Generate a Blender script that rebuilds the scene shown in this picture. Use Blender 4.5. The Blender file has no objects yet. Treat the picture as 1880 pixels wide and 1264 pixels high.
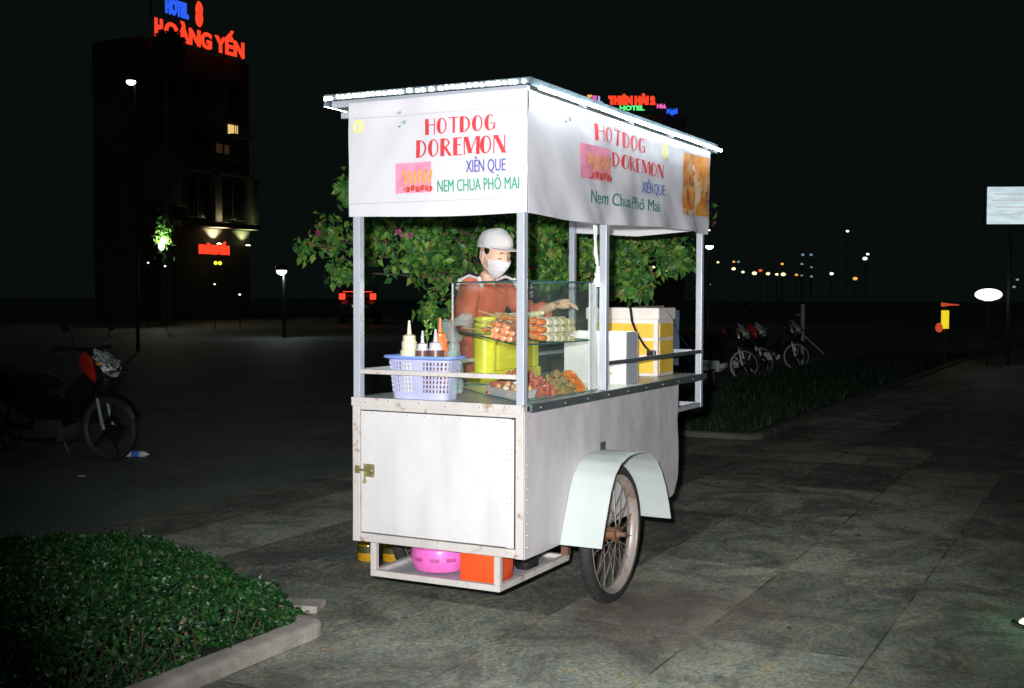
import bpy, bmesh, math, random
from mathutils import Vector, Matrix, Euler, noise
R = math.radians
random.seed(7)
SC = bpy.context.scene
COL = SC.collection
G = -0.11                                   # ground level

# ------------------------------------------------------------------ camera, sky, light, exposure
cam_d = bpy.data.cameras.new('camera'); cam = bpy.data.objects.new('camera', cam_d); COL.objects.link(cam)
F, PITCH, ROLL, YAW = 2208.9, 0.041, 0.0029, 0.4763
fw = Vector((math.cos(YAW)*math.cos(PITCH), math.sin(YAW)*math.cos(PITCH), -math.sin(PITCH)))
rt = Vector((math.sin(YAW), -math.cos(YAW), 0)); up = rt.cross(fw)
r2 = rt*math.cos(ROLL)+up*math.sin(ROLL); u2 = up*math.cos(ROLL)-rt*math.sin(ROLL)
M = Matrix((r2, u2, -fw)).transposed().to_4x4(); M.translation = (-4.483, -2.257, 1.35)
cam.matrix_world = M
cam_d.sensor_width = 36; cam_d.lens = 36*F/1880; cam_d.clip_end = 600; cam_d.clip_start = 0.05
SC.camera = cam
SC.cycles.transparent_max_bounces = 40; SC.cycles.max_bounces = 14
w = bpy.data.worlds.new('World'); SC.world = w; w.use_nodes = True
nt = w.node_tree; bg = nt.nodes['Background']
sky = nt.nodes.new('ShaderNodeTexSky'); sky.sky_type = 'NISHITA'; sky.sun_disc = False
sky.sun_elevation = R(-12); sky.sun_rotation = R(200)
mixn = nt.nodes.new('ShaderNodeMixRGB'); mixn.blend_type = 'ADD'; mixn.inputs[0].default_value = 0.02
mixn.inputs[1].default_value = (0.0026, 0.0044, 0.0039, 1)
nt.links.new(sky.outputs[0], mixn.inputs[2]); nt.links.new(mixn.outputs[0], bg.inputs[0]); bg.inputs[1].default_value = 1.0
SC.view_settings.view_transform = 'Standard'; SC.view_settings.look = 'None'
SC.view_settings.exposure = 0; SC.view_settings.gamma = 1
# the photographer's flash, held just left of and above the lens
fl = bpy.data.lights.new('camera_flash', 'SPOT'); fl.energy = 2080; fl.color = (0.985, 0.985, 1.0)
fl.spot_size = R(54); fl.spot_blend = 1.0; fl.shadow_soft_size = 0.035
flo = bpy.data.objects.new('camera_flash', fl); COL.objects.link(flo)
flo.location = Vector((-4.483, -2.257, 1.35)) - rt*0.10 + up*0.12
fd = (Vector((1.2, 0.5, 1.05)) - flo.location).normalized()
flo.rotation_euler = fd.to_track_quat('-Z', 'Y').to_euler()
# faint city light from the left (the motorcycle's long shadow runs to the right)
sn = bpy.data.lights.new('city_light', 'SUN'); sn.energy = 0.025; sn.angle = R(3); sn.color = (0.85, 1.0, 0.92)
sno = bpy.data.objects.new('city_light', sn); COL.objects.link(sno)
sno.rotation_euler = Vector((0.86, 0.30, -0.46)).to_track_quat('-Z', 'Y').to_euler()

# ------------------------------------------------------------------ materials
def new_mat(name):
    m = bpy.data.materials.new(name); m.use_nodes = True
    return m, m.node_tree, m.node_tree.nodes['Principled BSDF']
def N(nt, t, **kw):
    n = nt.nodes.new(t)
    for k, v in kw.items():
        if k.startswith('i_'): n.inputs[k[2:].replace('_', ' ')].default_value = v
        else: setattr(n, k, v)
    return n
def coords(nt, scale=(1, 1, 1), kind='Object'):
    tc = N(nt, 'ShaderNodeTexCoord'); mp = N(nt, 'ShaderNodeMapping'); mp.inputs['Scale'].default_value = scale
    nt.links.new(tc.outputs[kind], mp.inputs[0]); return mp.outputs[0]
def ramp(nt, src, stops):
    r = N(nt, 'ShaderNodeValToRGB'); e = r.color_ramp.elements
    while len(e) < len(stops): e.new(0.5)
    for el, (p, c) in zip(e, stops):
        el.position = p; el.color = (c[0], c[1], c[2], 1) if not isinstance(c, (int, float)) else (c, c, c, 1)
    nt.links.new(src, r.inputs[0]); return r.outputs[0]
def mix(nt, f, a, b, mode='MIX'):
    m = N(nt, 'ShaderNodeMixRGB', blend_type=mode)
    for i, s in ((0, f), (1, a), (2, b)):
        if isinstance(s, (int, float)): m.inputs[i].default_value = s
        elif isinstance(s, tuple): m.inputs[i].default_value = (s[0], s[1], s[2], 1)
        else: nt.links.new(s, m.inputs[i])
    return m.outputs[0]
def plain(name, c, rough=0.5, metal=0.0, var=0.12, scale=8, bump=0.0, spec=0.5, coat=0, emit=None, es=0, sub=0, trans=0, bscale=None):
    m, nt, b = new_mat(name)
    co = coords(nt)
    nz = N(nt, 'ShaderNodeTexNoise', i_Scale=scale, i_Detail=5.0, i_Roughness=0.6); nt.links.new(co, nz.inputs['Vector'])
    d = tuple(x*(1-var) for x in c); l = tuple(min(1, x*(1+var)) for x in c)
    nt.links.new(ramp(nt, nz.outputs[0], [(0.3, d), (0.7, l)]), b.inputs['Base Color'])
    b.inputs['Roughness'].default_value = rough; b.inputs['Metallic'].default_value = metal
    b.inputs['Specular IOR Level'].default_value = spec; b.inputs['Coat Weight'].default_value = coat
    b.inputs['Transmission Weight'].default_value = trans
    if sub: b.inputs['Subsurface Weight'].default_value = sub; b.inputs['Subsurface Radius'].default_value = (0.01, 0.006, 0.004)
    if emit: b.inputs['Emission Color'].default_value = (*emit, 1); b.inputs['Emission Strength'].default_value = es
    if bump:
        n2 = N(nt, 'ShaderNodeTexNoise', i_Scale=bscale or scale*4, i_Detail=4.0); nt.links.new(co, n2.inputs['Vector'])
        bp = N(nt, 'ShaderNodeBump', i_Strength=bump, i_Distance=0.01); nt.links.new(n2.outputs[0], bp.inputs['Height'])
        nt.links.new(bp.outputs[0], b.inputs['Normal'])
    return m
def glow(name, c, s):
    m, nt, b = new_mat(name)
    b.inputs['Base Color'].default_value = (*[min(1, x*0.5) for x in c], 1)
    b.inputs['Emission Color'].default_value = (*c, 1); b.inputs['Emission Strength'].default_value = s
    return m
def painted(name, base, rust_lo=0.66, rust_hi=0.74, dirt=0.25, rough=0.45, metal=0.0, rust=(0.20, 0.085, 0.03), rscale=11):
    m, nt, b = new_mat(name); co = coords(nt)
    n1 = N(nt, 'ShaderNodeTexNoise', i_Scale=2.3, i_Detail=6.0, i_Roughness=0.65); nt.links.new(co, n1.inputs['Vector'])
    c = mix(nt, ramp(nt, n1.outputs[0], [(0.4, 0.0), (0.72, dirt)]), base, tuple(x*0.55 for x in base))
    co2 = coords(nt, (5, 5, 0.8))
    n3 = N(nt, 'ShaderNodeTexNoise', i_Scale=2.0, i_Detail=4.0); nt.links.new(co2, n3.inputs['Vector'])
    c = mix(nt, ramp(nt, n3.outputs[0], [(0.5, 0.0), (0.8, dirt*0.9)]), c, (0.34, 0.28, 0.21))
    n2 = N(nt, 'ShaderNodeTexNoise', i_Scale=rscale, i_Detail=8.0, i_Roughness=0.7); nt.links.new(co, n2.inputs['Vector'])
    msk = ramp(nt, n2.outputs[0], [(rust_lo, 0.0), (rust_hi, 1.0)])
    c = mix(nt, msk, c, rust)
    n4 = N(nt, 'ShaderNodeTexNoise', i_Scale=70.0, i_Detail=2.0); nt.links.new(co, n4.inputs['Vector'])
    c = mix(nt, ramp(nt, n4.outputs[0], [(0.735, 0.0), (0.78, 0.5)]), c, (0.12, 0.08, 0.05))
    nt.links.new(c, b.inputs['Base Color']); b.inputs['Roughness'].default_value = rough; b.inputs['Metallic'].default_value = metal
    n5 = N(nt, 'ShaderNodeTexNoise', i_Scale=3.5, i_Detail=2.0); nt.links.new(co, n5.inputs['Vector'])
    bp = N(nt, 'ShaderNodeBump', i_Strength=0.5, i_Distance=0.03); nt.links.new(n5.outputs[0], bp.inputs['Height']); nt.links.new(bp.outputs[0], b.inputs['Normal'])
    return m
M_white = painted('white_sheet_metal', (0.58, 0.55, 0.56), 0.68, 0.76, 0.30)
M_door = painted('white_door_sheet', (0.62, 0.615, 0.61), 0.69, 0.78, 0.24, 0.42)
M_frame = painted('rusty_white_frame', (0.55, 0.52, 0.49), 0.57, 0.69, 0.3, 0.5, 0, (0.27, 0.14, 0.055), 16)
M_rust = painted('rusted_bracket', (0.17, 0.085, 0.05), 0.5, 0.66, 0.4, 0.7)
M_fender = painted('mint_fender', (0.50, 0.555, 0.53), 0.70, 0.84, 0.14, 0.55)
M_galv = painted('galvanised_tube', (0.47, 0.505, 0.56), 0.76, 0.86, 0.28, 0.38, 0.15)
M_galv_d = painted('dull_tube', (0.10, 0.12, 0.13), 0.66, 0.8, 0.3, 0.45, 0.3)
M_roof = plain('roof_sheet', (0.16, 0.22, 0.25), 0.45, 0.5, 0.3, 6)
M_counter = painted('counter_steel', (0.46, 0.52, 0.50), 0.66, 0.8, 0.4, 0.35, 0.3)
M_tyre = plain('tyre_rubber', (0.022, 0.022, 0.022), 0.75, 0, 0.3, 20, 0.5, bscale=90)
M_rim = painted('rusty_rim', (0.46, 0.40, 0.36), 0.52, 0.7, 0.3, 0.45, 0.35, (0.22, 0.12, 0.08), 9)
M_spoke = plain('spoke_steel', (0.22, 0.19, 0.17), 0.5, 0.4, 0.3, 20)
M_black = plain('black_plastic', (0.012, 0.012, 0.013), 0.35, 0, 0.2)
M_brass = painted('brass_latch', (0.42, 0.36, 0.17), 0.6, 0.72, 0.4, 0.35, 0.6, (0.12, 0.10, 0.04), 40)
M_rivet = plain('rivet_steel', (0.75, 0.75, 0.75), 0.25, 0.8)
M_led = glow('led_modules', (1.0, 0.98, 0.92), 12)
M_led2 = glow('led_tube', (0.84, 0.94, 1.0), 30)
M_cloth = plain('banner_vinyl', (0.63, 0.625, 0.66), 0.5, 0, 0.03, 4, 0.12, bscale=5)
M_red = plain('print_red', (0.62, 0.05, 0.06), 0.5)
M_blueprint = plain('print_violet', (0.10, 0.09, 0.38), 0.5)
M_blueprint2 = plain('print_blue', (0.05, 0.12, 0.42), 0.5)
M_green = plain('print_green', (0.03, 0.30, 0.18), 0.5)
M_green2 = plain('print_dark_green', (0.015, 0.20, 0.16), 0.5)
M_pink = plain('print_pink', (0.78, 0.28, 0.40), 0.5, 0, 0.25, 14)
M_gold = plain('print_gold', (0.75, 0.36, 0.10), 0.5, 0, 0.35, 60)
M_moon = plain('print_yellow', (0.80, 0.76, 0.30), 0.5)
def picture_mat():
    m, nt, b = new_mat('print_food_picture'); co = coords(nt)
    v = N(nt, 'ShaderNodeTexVoronoi', i_Scale=15.0); nt.links.new(co, v.inputs['Vector'])
    sp = N(nt, 'ShaderNodeSeparateColor'); nt.links.new(v.outputs['Color'], sp.inputs[0])
    c = ramp(nt, sp.outputs[0], [(0.0, (0.75, 0.33, 0.05)), (0.35, (0.62, 0.20, 0.04)), (0.55, (0.70, 0.10, 0.05)), (0.75, (0.75, 0.62, 0.45)), (0.9, (0.30, 0.10, 0.05))])
    n = N(nt, 'ShaderNodeTexNoise', i_Scale=20.0, i_Detail=4.0); nt.links.new(co, n.inputs['Vector'])
    c = mix(nt, ramp(nt, n.outputs[0], [(0.42, 0.0), (0.6, 0.8)]), c, (0.72, 0.36, 0.08))
    sx = N(nt, 'ShaderNodeSeparateXYZ'); nt.links.new(co, sx.inputs[0])
    c = mix(nt, ramp(nt, sx.outputs[2], [(0.0, 1.0), (1.0, 0.0)]), c, c)
    nt.links.new(c, b.inputs['Base Color']); b.inputs['Roughness'].default_value = 0.5
    return m
M_pic = picture_mat()
def glass_mat(name, tint=(0.978, 0.992, 0.987), refl=0.10, haze=0.018):
    m, nt, b = new_mat(name); nt.nodes.remove(b)
    out = nt.nodes['Material Output']
    t = N(nt, 'ShaderNodeBsdfTransparent'); t.inputs[0].default_value = (*tint, 1)
    g = N(nt, 'ShaderNodeBsdfGlossy'); g.inputs['Roughness'].default_value = 0.03
    d = N(nt, 'ShaderNodeBsdfDiffuse'); d.inputs[0].default_value = (0.55, 0.72, 0.66, 1)
    lw_ = N(nt, 'ShaderNodeLayerWeight'); lw_.inputs[0].default_value = 0.25
    fr = N(nt, 'ShaderNodeMath', operation='MULTIPLY_ADD'); nt.links.new(lw_.outputs['Facing'], fr.inputs[0]); fr.inputs[1].default_value = 0.14; fr.inputs[2].default_value = 0.012
    a = N(nt, 'ShaderNodeMixShader'); nt.links.new(fr.outputs[0], a.inputs[0]); nt.links.new(t.outputs[0], a.inputs[1]); nt.links.new(g.outputs[0], a.inputs[2])
    co = coords(nt); n = N(nt, 'ShaderNodeTexNoise', i_Scale=5.0, i_Detail=6.0); nt.links.new(co, n.inputs['Vector'])
    f = ramp(nt, n.outputs[0], [(0.35, haze*0.5), (0.75, haze*1.8)])
    a2 = N(nt, 'ShaderNodeMixShader'); nt.links.new(f, a2.inputs[0]); nt.links.new(a.outputs[0], a2.inputs[1]); nt.links.new(d.outputs[0], a2.inputs[2])
    nt.links.new(a2.outputs[0], out.inputs[0]); return m
M_glass = glass_mat('case_glass')
M_gedge = plain('glass_edge', (0.06, 0.16, 0.15), 0.15, 0, 0.3)
M_film = glass_mat('clear_plastic_film', (0.90, 0.91, 0.92), 0.1, 0.22)
M_trim = plain('white_trim', (0.74, 0.74, 0.74), 0.45)
M_bask = plain('lilac_plastic', (0.44, 0.45, 0.64), 0.4, sub=0.05)
M_bask_rim = plain('blue_plastic', (0.20, 0.32, 0.74), 0.35)
M_cream = plain('cream_plastic', (0.72, 0.66, 0.48), 0.35)
M_clearpl = plain('milky_plastic', (0.62, 0.62, 0.68), 0.3)
M_sauce = plain('dark_sauce', (0.14, 0.07, 0.06), 0.35)
M_orangepl = plain('orange_plastic', (0.80, 0.20, 0.05), 0.35)
M_yellow = plain('yellow_plastic', (0.85, 0.78, 0.02), 0.35, 0, 0.08)
M_ychair = plain('amber_foam', (0.72, 0.47, 0.05), 0.55)
M_foam = plain('white_foam', (0.66, 0.61, 0.57), 0.7, 0, 0.12, 12, 0.2)
M_box = plain('white_board', (0.55, 0.53, 0.53), 0.6)
M_pinkpl = plain('pink_plastic', (0.80, 0.16, 0.52), 0.3, coat=0.3)
M_redpl = plain('red_orange_plastic', (0.75, 0.09, 0.02), 0.3, coat=0.3)
M_oil = plain('amber_oil', (0.55, 0.30, 0.01), 0.12, 0, 0.3, 10, coat=0.6)
M_oilw = plain('dark_label', (0.05, 0.05, 0.01), 0.4)
M_traysteel = plain('tray_enamel', (0.72, 0.71, 0.70), 0.3)
M_sausage = plain('sausage', (0.74, 0.28, 0.13), 0.3, 0, 0.35, 45, coat=0.3)
M_carrot = plain('crab_stick_orange', (0.80, 0.22, 0.05), 0.4, 0, 0.2, 30)
M_tofu = plain('pale_fish_cake', (0.74, 0.70, 0.50), 0.5, 0, 0.28, 0)
M_tofu2 = plain('olive_roll', (0.60, 0.57, 0.32), 0.5, 0, 0.3, 40)
M_meat = plain('marinated_meat', (0.50, 0.13, 0.08), 0.35, 0, 0.45, 45, 0.4)
M_meat2 = plain('lemongrass_meat', (0.30, 0.22, 0.08), 0.45, 0, 0.5, 50, 0.4)
M_meat3 = plain('orange_meat', (0.72, 0.22, 0.03), 0.4, 0, 0.35, 45, 0.4)
M_ball = plain('fish_ball', (0.74, 0.42, 0.18), 0.35, 0, 0.25, 30, coat=0.3)
M_ball2 = plain('pale_fish_ball', (0.80, 0.70, 0.56), 0.35, 0, 0.15, 30, coat=0.3)
M_bamboo = plain('bamboo', (0.62, 0.56, 0.24), 0.5)
M_skin = plain('skin', (0.68, 0.44, 0.31), 0.5, 0, 0.06, 12, sub=0.15)
M_shirt = plain('terracotta_shirt', (0.62, 0.13, 0.055), 0.8, 0, 0.12, 14, 0.3, bscale=25)
M_stripe = plain('white_trim_fabric', (0.75, 0.73, 0.70), 0.8)
M_stripe2 = plain('black_trim_fabric', (0.02, 0.02, 0.02), 0.8)
M_cap = plain('cap_fabric', (0.60, 0.58, 0.58), 0.85, 0, 0.06, 20, 0.3, bscale=20)
M_mask = plain('mask_fabric', (0.70, 0.67, 0.72), 0.8, 0, 0.04, 20, 0.25, bscale=30)
M_hair = plain('black_hair', (0.012, 0.009, 0.008), 0.45)
M_trouser = plain('dark_trousers', (0.03, 0.03, 0.04), 0.85)
M_eyew = plain('eye_white', (0.6, 0.56, 0.52), 0.3)
def leaf_mat(name, stops, rough=0.45, trans=0.25):
    m, nt, b = new_mat(name)
    g = N(nt, 'ShaderNodeNewGeometry')
    c = ramp(nt, g.outputs['Random Per Island'], stops)
    nt.links.new(c, b.inputs['Base Color']); b.inputs['Roughness'].default_value = rough
    out = nt.nodes['Material Output']
    tr = N(nt, 'ShaderNodeBsdfTranslucent'); nt.links.new(c, tr.inputs[0])
    ms = N(nt, 'ShaderNodeMixShader'); ms.inputs[0].default_value = trans
    nt.links.new(b.outputs[0], ms.inputs[1]); nt.links.new(tr.outputs[0], ms.inputs[2]); nt.links.new(ms.outputs[0], out.inputs[0])
    return m
M_leaf = leaf_mat('tree_leaf', [(0.0, (0.03, 0.12, 0.04)), (0.3, (0.07, 0.24, 0.05)), (0.6, (0.13, 0.36, 0.06)), (0.88, (0.28, 0.50, 0.07)), (0.96, (0.34, 0.32, 0.10)), (1.0, (0.3, 0.12, 0.08))])
M_hleaf = leaf_mat('hedge_leaf', [(0.0, (0.005, 0.036, 0.010)), (0.45, (0.010, 0.062, 0.014)), (0.75, (0.022, 0.105, 0.018)), (0.93, (0.045, 0.15, 0.026)), (0.98, (0.12, 0.12, 0.05)), (1.0, (0.25, 0.2, 0.12))], 0.4)
M_flower = leaf_mat('magenta_bract', [(0.0, (0.28, 0.03, 0.09)), (0.6, (0.40, 0.07, 0.17)), (1.0, (0.45, 0.16, 0.24))], 0.6)
M_grass = leaf_mat('grass_blade', [(0.0, (0.005, 0.018, 0.006)), (0.7, (0.009, 0.036, 0.01)), (1.0, (0.018, 0.045, 0.012))], 0.6)
M_bark = plain('bark', (0.10, 0.075, 0.05), 0.9, 0, 0.4, 14, 0.6)
M_soil = plain('soil', (0.018, 0.018, 0.012), 0.95, 0, 0.5, 12, 0.8)
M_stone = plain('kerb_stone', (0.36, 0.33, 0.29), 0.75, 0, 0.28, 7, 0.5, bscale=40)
M_stone2 = plain('dimmed_kerb_stone', (0.10, 0.095, 0.075), 0.8, 0, 0.35, 5, 0.5, bscale=40)  # same kerb stone, light falloff along the verge painted as a darker colour
M_brown = plain('dead_leaf_brown', (0.32, 0.19, 0.09), 0.8)
M_dark = plain('dark_facade', (0.03, 0.03, 0.03), 0.8)
M_facade = plain('plaster_facade', (0.07, 0.064, 0.052), 0.9)
M_bikeblk = plain('bike_black_plastic', (0.010, 0.010, 0.011), 0.3, 0, 0.2, coat=0.3)
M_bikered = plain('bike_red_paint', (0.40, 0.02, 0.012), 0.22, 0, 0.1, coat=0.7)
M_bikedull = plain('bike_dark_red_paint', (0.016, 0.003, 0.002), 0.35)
M_alloyd = plain('dark_alloy', (0.07, 0.075, 0.075), 0.5, 0.3)
M_chrome2 = plain('bright_alloy', (0.62, 0.68, 0.66), 0.35, 0.1)
M_chrome = plain('chrome', (0.55, 0.56, 0.56), 0.18, 0.95, 0.15)
M_forks = plain('fork_alloy', (0.26, 0.30, 0.29), 0.5, 0.3)
def lens_mat():
    m, nt, b = new_mat('headlight_lens'); co = coords(nt)
    v = N(nt, 'ShaderNodeTexVoronoi', i_Scale=38.0); nt.links.new(co, v.inputs['Vector'])
    sp = N(nt, 'ShaderNodeSeparateColor'); nt.links.new(v.outputs['Color'], sp.inputs[0])
    nt.links.new(ramp(nt, sp.outputs[0], [(0.0, (0.08, 0.09, 0.10)), (0.45, (0.45, 0.50, 0.54)), (0.8, (0.9, 0.95, 0.96)), (1.0, (1, 1, 1))]), b.inputs['Base Color'])
    b.inputs['Roughness'].default_value = 0.22; b.inputs['Metallic'].default_value = 0.15; b.inputs['Coat Weight'].default_value = 1
    bp = N(nt, 'ShaderNodeBump', i_Strength=0.6, i_Distance=0.01); nt.links.new(v.outputs['Distance'], bp.inputs['Height']); nt.links.new(bp.outputs[0], b.inputs['Normal'])
    return m
M_lens = lens_mat()

# ------------------------------------------------------------------ mesh helpers
class MB:
    def __init__(s): s.v = []; s.f = []
    def add(s, vs, fs):
        o = len(s.v); s.v += [tuple(x) for x in vs]; s.f += [tuple(i+o for i in f) for f in fs]; return s
    def box(s, a, b, bev=0.0):
        if bev > 0:
            bm = bmesh.new(); bmesh.ops.create_cube(bm, size=1)
            for v in bm.verts: v.co = Vector([(a[i]+b[i])/2+v.co[i]*(b[i]-a[i]) for i in range(3)])
            bmesh.ops.bevel(bm, geom=bm.edges[:], offset=min(bev, 0.45*min(abs(b[i]-a[i]) for i in range(3))), segments=2, affect='EDGES', profile=0.6)
            bm.verts.index_update(); s.add([v.co for v in bm.verts], [[v.index for v in f.verts] for f in bm.faces]); bm.free(); return s
        x0, y0, z0 = a; x1, y1, z1 = b
        return s.add([(x0,y0,z0),(x1,y0,z0),(x1,y1,z0),(x0,y1,z0),(x0,y0,z1),(x1,y0,z1),(x1,y1,z1),(x0,y1,z1)],
                     [(0,3,2,1),(4,5,6,7),(0,1,5,4),(1,2,6,5),(2,3,7,6),(3,0,4,7)])
    def beam(s, p, q, w, h=None, upv=(0,0,1)):
        p, q = Vector(p), Vector(q); h = h or w; d = (q-p).normalized(); U = Vector(upv)
        if abs(d.dot(U)) > 0.98: U = Vector((1,0,0))
        a = d.cross(U).normalized()*w/2; b = a.cross(d).normalized()*h/2
        vs = [x+i*a+j*b for x in (p, q) for i, j in ((-1,-1),(1,-1),(1,1),(-1,1))]
        return s.add(vs, [(0,1,2,3),(7,6,5,4),(0,4,5,1),(1,5,6,2),(2,6,7,3),(3,7,4,0)])
    def tube(s, pts, r, n=8, cap=True, closed=False):
        pts = [Vector(p) for p in pts]; rr = r if isinstance(r, (list, tuple)) else [r]*len(pts)
        rings = []; prev = None; K = len(pts)
        for i, p in enumerate(pts):
            if closed: d = (pts[(i+1) % K]-pts[i-1])
            else: d = pts[min(i+1, K-1)]-pts[max(i-1, 0)]
            d.normalize()
            if prev is None: a = d.orthogonal().normalized()
            else:
                a = prev-d*prev.dot(d); a = a.normalized() if a.length > 1e-6 else d.orthogonal().normalized()
            prev = a; b = d.cross(a)
            rings.append([p+(a*math.cos(t)+b*math.sin(t))*rr[i] for t in [2*math.pi*k/n for k in range(n)]])
        vs = [v for rg in rings for v in rg]; fs = []
        for i in range(K if closed else K-1):
            j = (i+1) % K
            for k in range(n): fs.append((i*n+k, i*n+(k+1) % n, j*n+(k+1) % n, j*n+k))
        if cap and not closed: fs.append(tuple(range(n-1, -1, -1))); fs.append(tuple((K-1)*n+k for k in range(n)))
        return s.add(vs, fs)
    def lathe(s, prof, c=(0,0,0), n=24, M=None, sx=1, sy=1):
        vs = []; fs = []
        for r, z in prof:
            for k in range(n):
                t = 2*math.pi*k/n; p = Vector((r*math.cos(t)*sx, r*math.sin(t)*sy, z))
                if M: p = M @ p
                vs.append(p+Vector(c))
        for i in range(len(prof)-1):
            for k in range(n): fs.append((i*n+k, i*n+(k+1) % n, (i+1)*n+(k+1) % n, (i+1)*n+k))
        if math.dist(prof[0], prof[-1]) < 1e-6: return s.add(vs, fs)
        if prof[0][0] > 1e-5: fs.append(tuple(range(n-1, -1, -1)))
        if prof[-1][0] > 1e-5: fs.append(tuple((len(prof)-1)*n+k for k in range(n)))
        return s.add(vs, fs)
    def ball(s, c, r, seg=12, rings=8, M=None):
        rr = (r, r, r) if isinstance(r, (int, float)) else r
        vs = []; fs = []
        for i in range(rings+1):
            ph = math.pi*i/rings
            for k in range(seg):
                t = 2*math.pi*k/seg
                p = Vector((rr[0]*math.sin(ph)*math.cos(t), rr[1]*math.sin(ph)*math.sin(t), -rr[2]*math.cos(ph)))
                if M: p = M @ p
                vs.append(p+Vector(c))
        for i in range(rings):
            for k in range(seg): fs.append((i*seg+k, i*seg+(k+1) % seg, (i+1)*seg+(k+1) % seg, (i+1)*seg+k))
        return s.add(vs, fs)
    def prism(s, poly, z0, z1):
        n = len(poly); vs = [(x, y, z0) for x, y in poly]+[(x, y, z1) for x, y in poly]
        fs = [tuple(range(n-1, -1, -1)), tuple(range(n, 2*n))]+[(i, (i+1) % n, n+(i+1) % n, n+i) for i in range(n)]
        return s.add(vs, fs)
    def xf(s, M): s.v = [tuple(M @ Vector(v)) for v in s.v]; return s
    def build(s, name, m, parent=None, smooth=False, bevel=0):
        me = bpy.data.meshes.new(name); me.from_pydata(s.v, [], s.f)
        me.validate(); me.update()
        bm = bmesh.new(); bm.from_mesh(me)
        if smooth != 'leaf':
            bmesh.ops.remove_doubles(bm, verts=bm.verts, dist=1e-5); bmesh.ops.recalc_face_normals(bm, faces=bm.faces)
        if bevel:
            ed = [e for e in bm.edges if len(e.link_faces) == 2 and e.calc_face_angle(0) > 0.6]
            bmesh.ops.bevel(bm, geom=ed, offset=bevel, segments=2, affect='EDGES', profile=0.6, clamp_overlap=True)
        bm.to_mesh(me); bm.free()
        if smooth is True:
            for p in me.polygons: p.use_smooth = True
            me.set_sharp_from_angle(angle=R(40))
        me.materials.append(m)
        o = bpy.data.objects.new(name, me); COL.objects.link(o)
        if parent: o.parent = parent
        return o
def tag(o, label=None, cat=None, group=None, kind=None):
    if label: o['label'] = label
    if cat: o['category'] = cat
    if group: o['group'] = group
    if kind: o['kind'] = kind
    return o
def thing(name, label, cat, loc=(0,0,0), rz=0, group=None):
    o = bpy.data.objects.new(name, None); COL.objects.link(o); o.location = loc; o.rotation_euler = (0, 0, rz); o.empty_display_size = 0.1
    return tag(o, label, cat, group)
def rel(root, mb, name, m, smooth=False, bevel=0):
    """mesh given in world coordinates, parented to a root that has a plain location"""
    return mb.xf(Matrix.Translation(-Vector(root.location))).build(name, m, root, smooth, bevel)
def copy_tree(o, parent=None):
    c = o.copy(); COL.objects.link(c); c.parent = parent
    for ch in list(o.children): copy_tree(ch, c)
    return c
def struct(o): o['kind'] = 'structure'; return o

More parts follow.
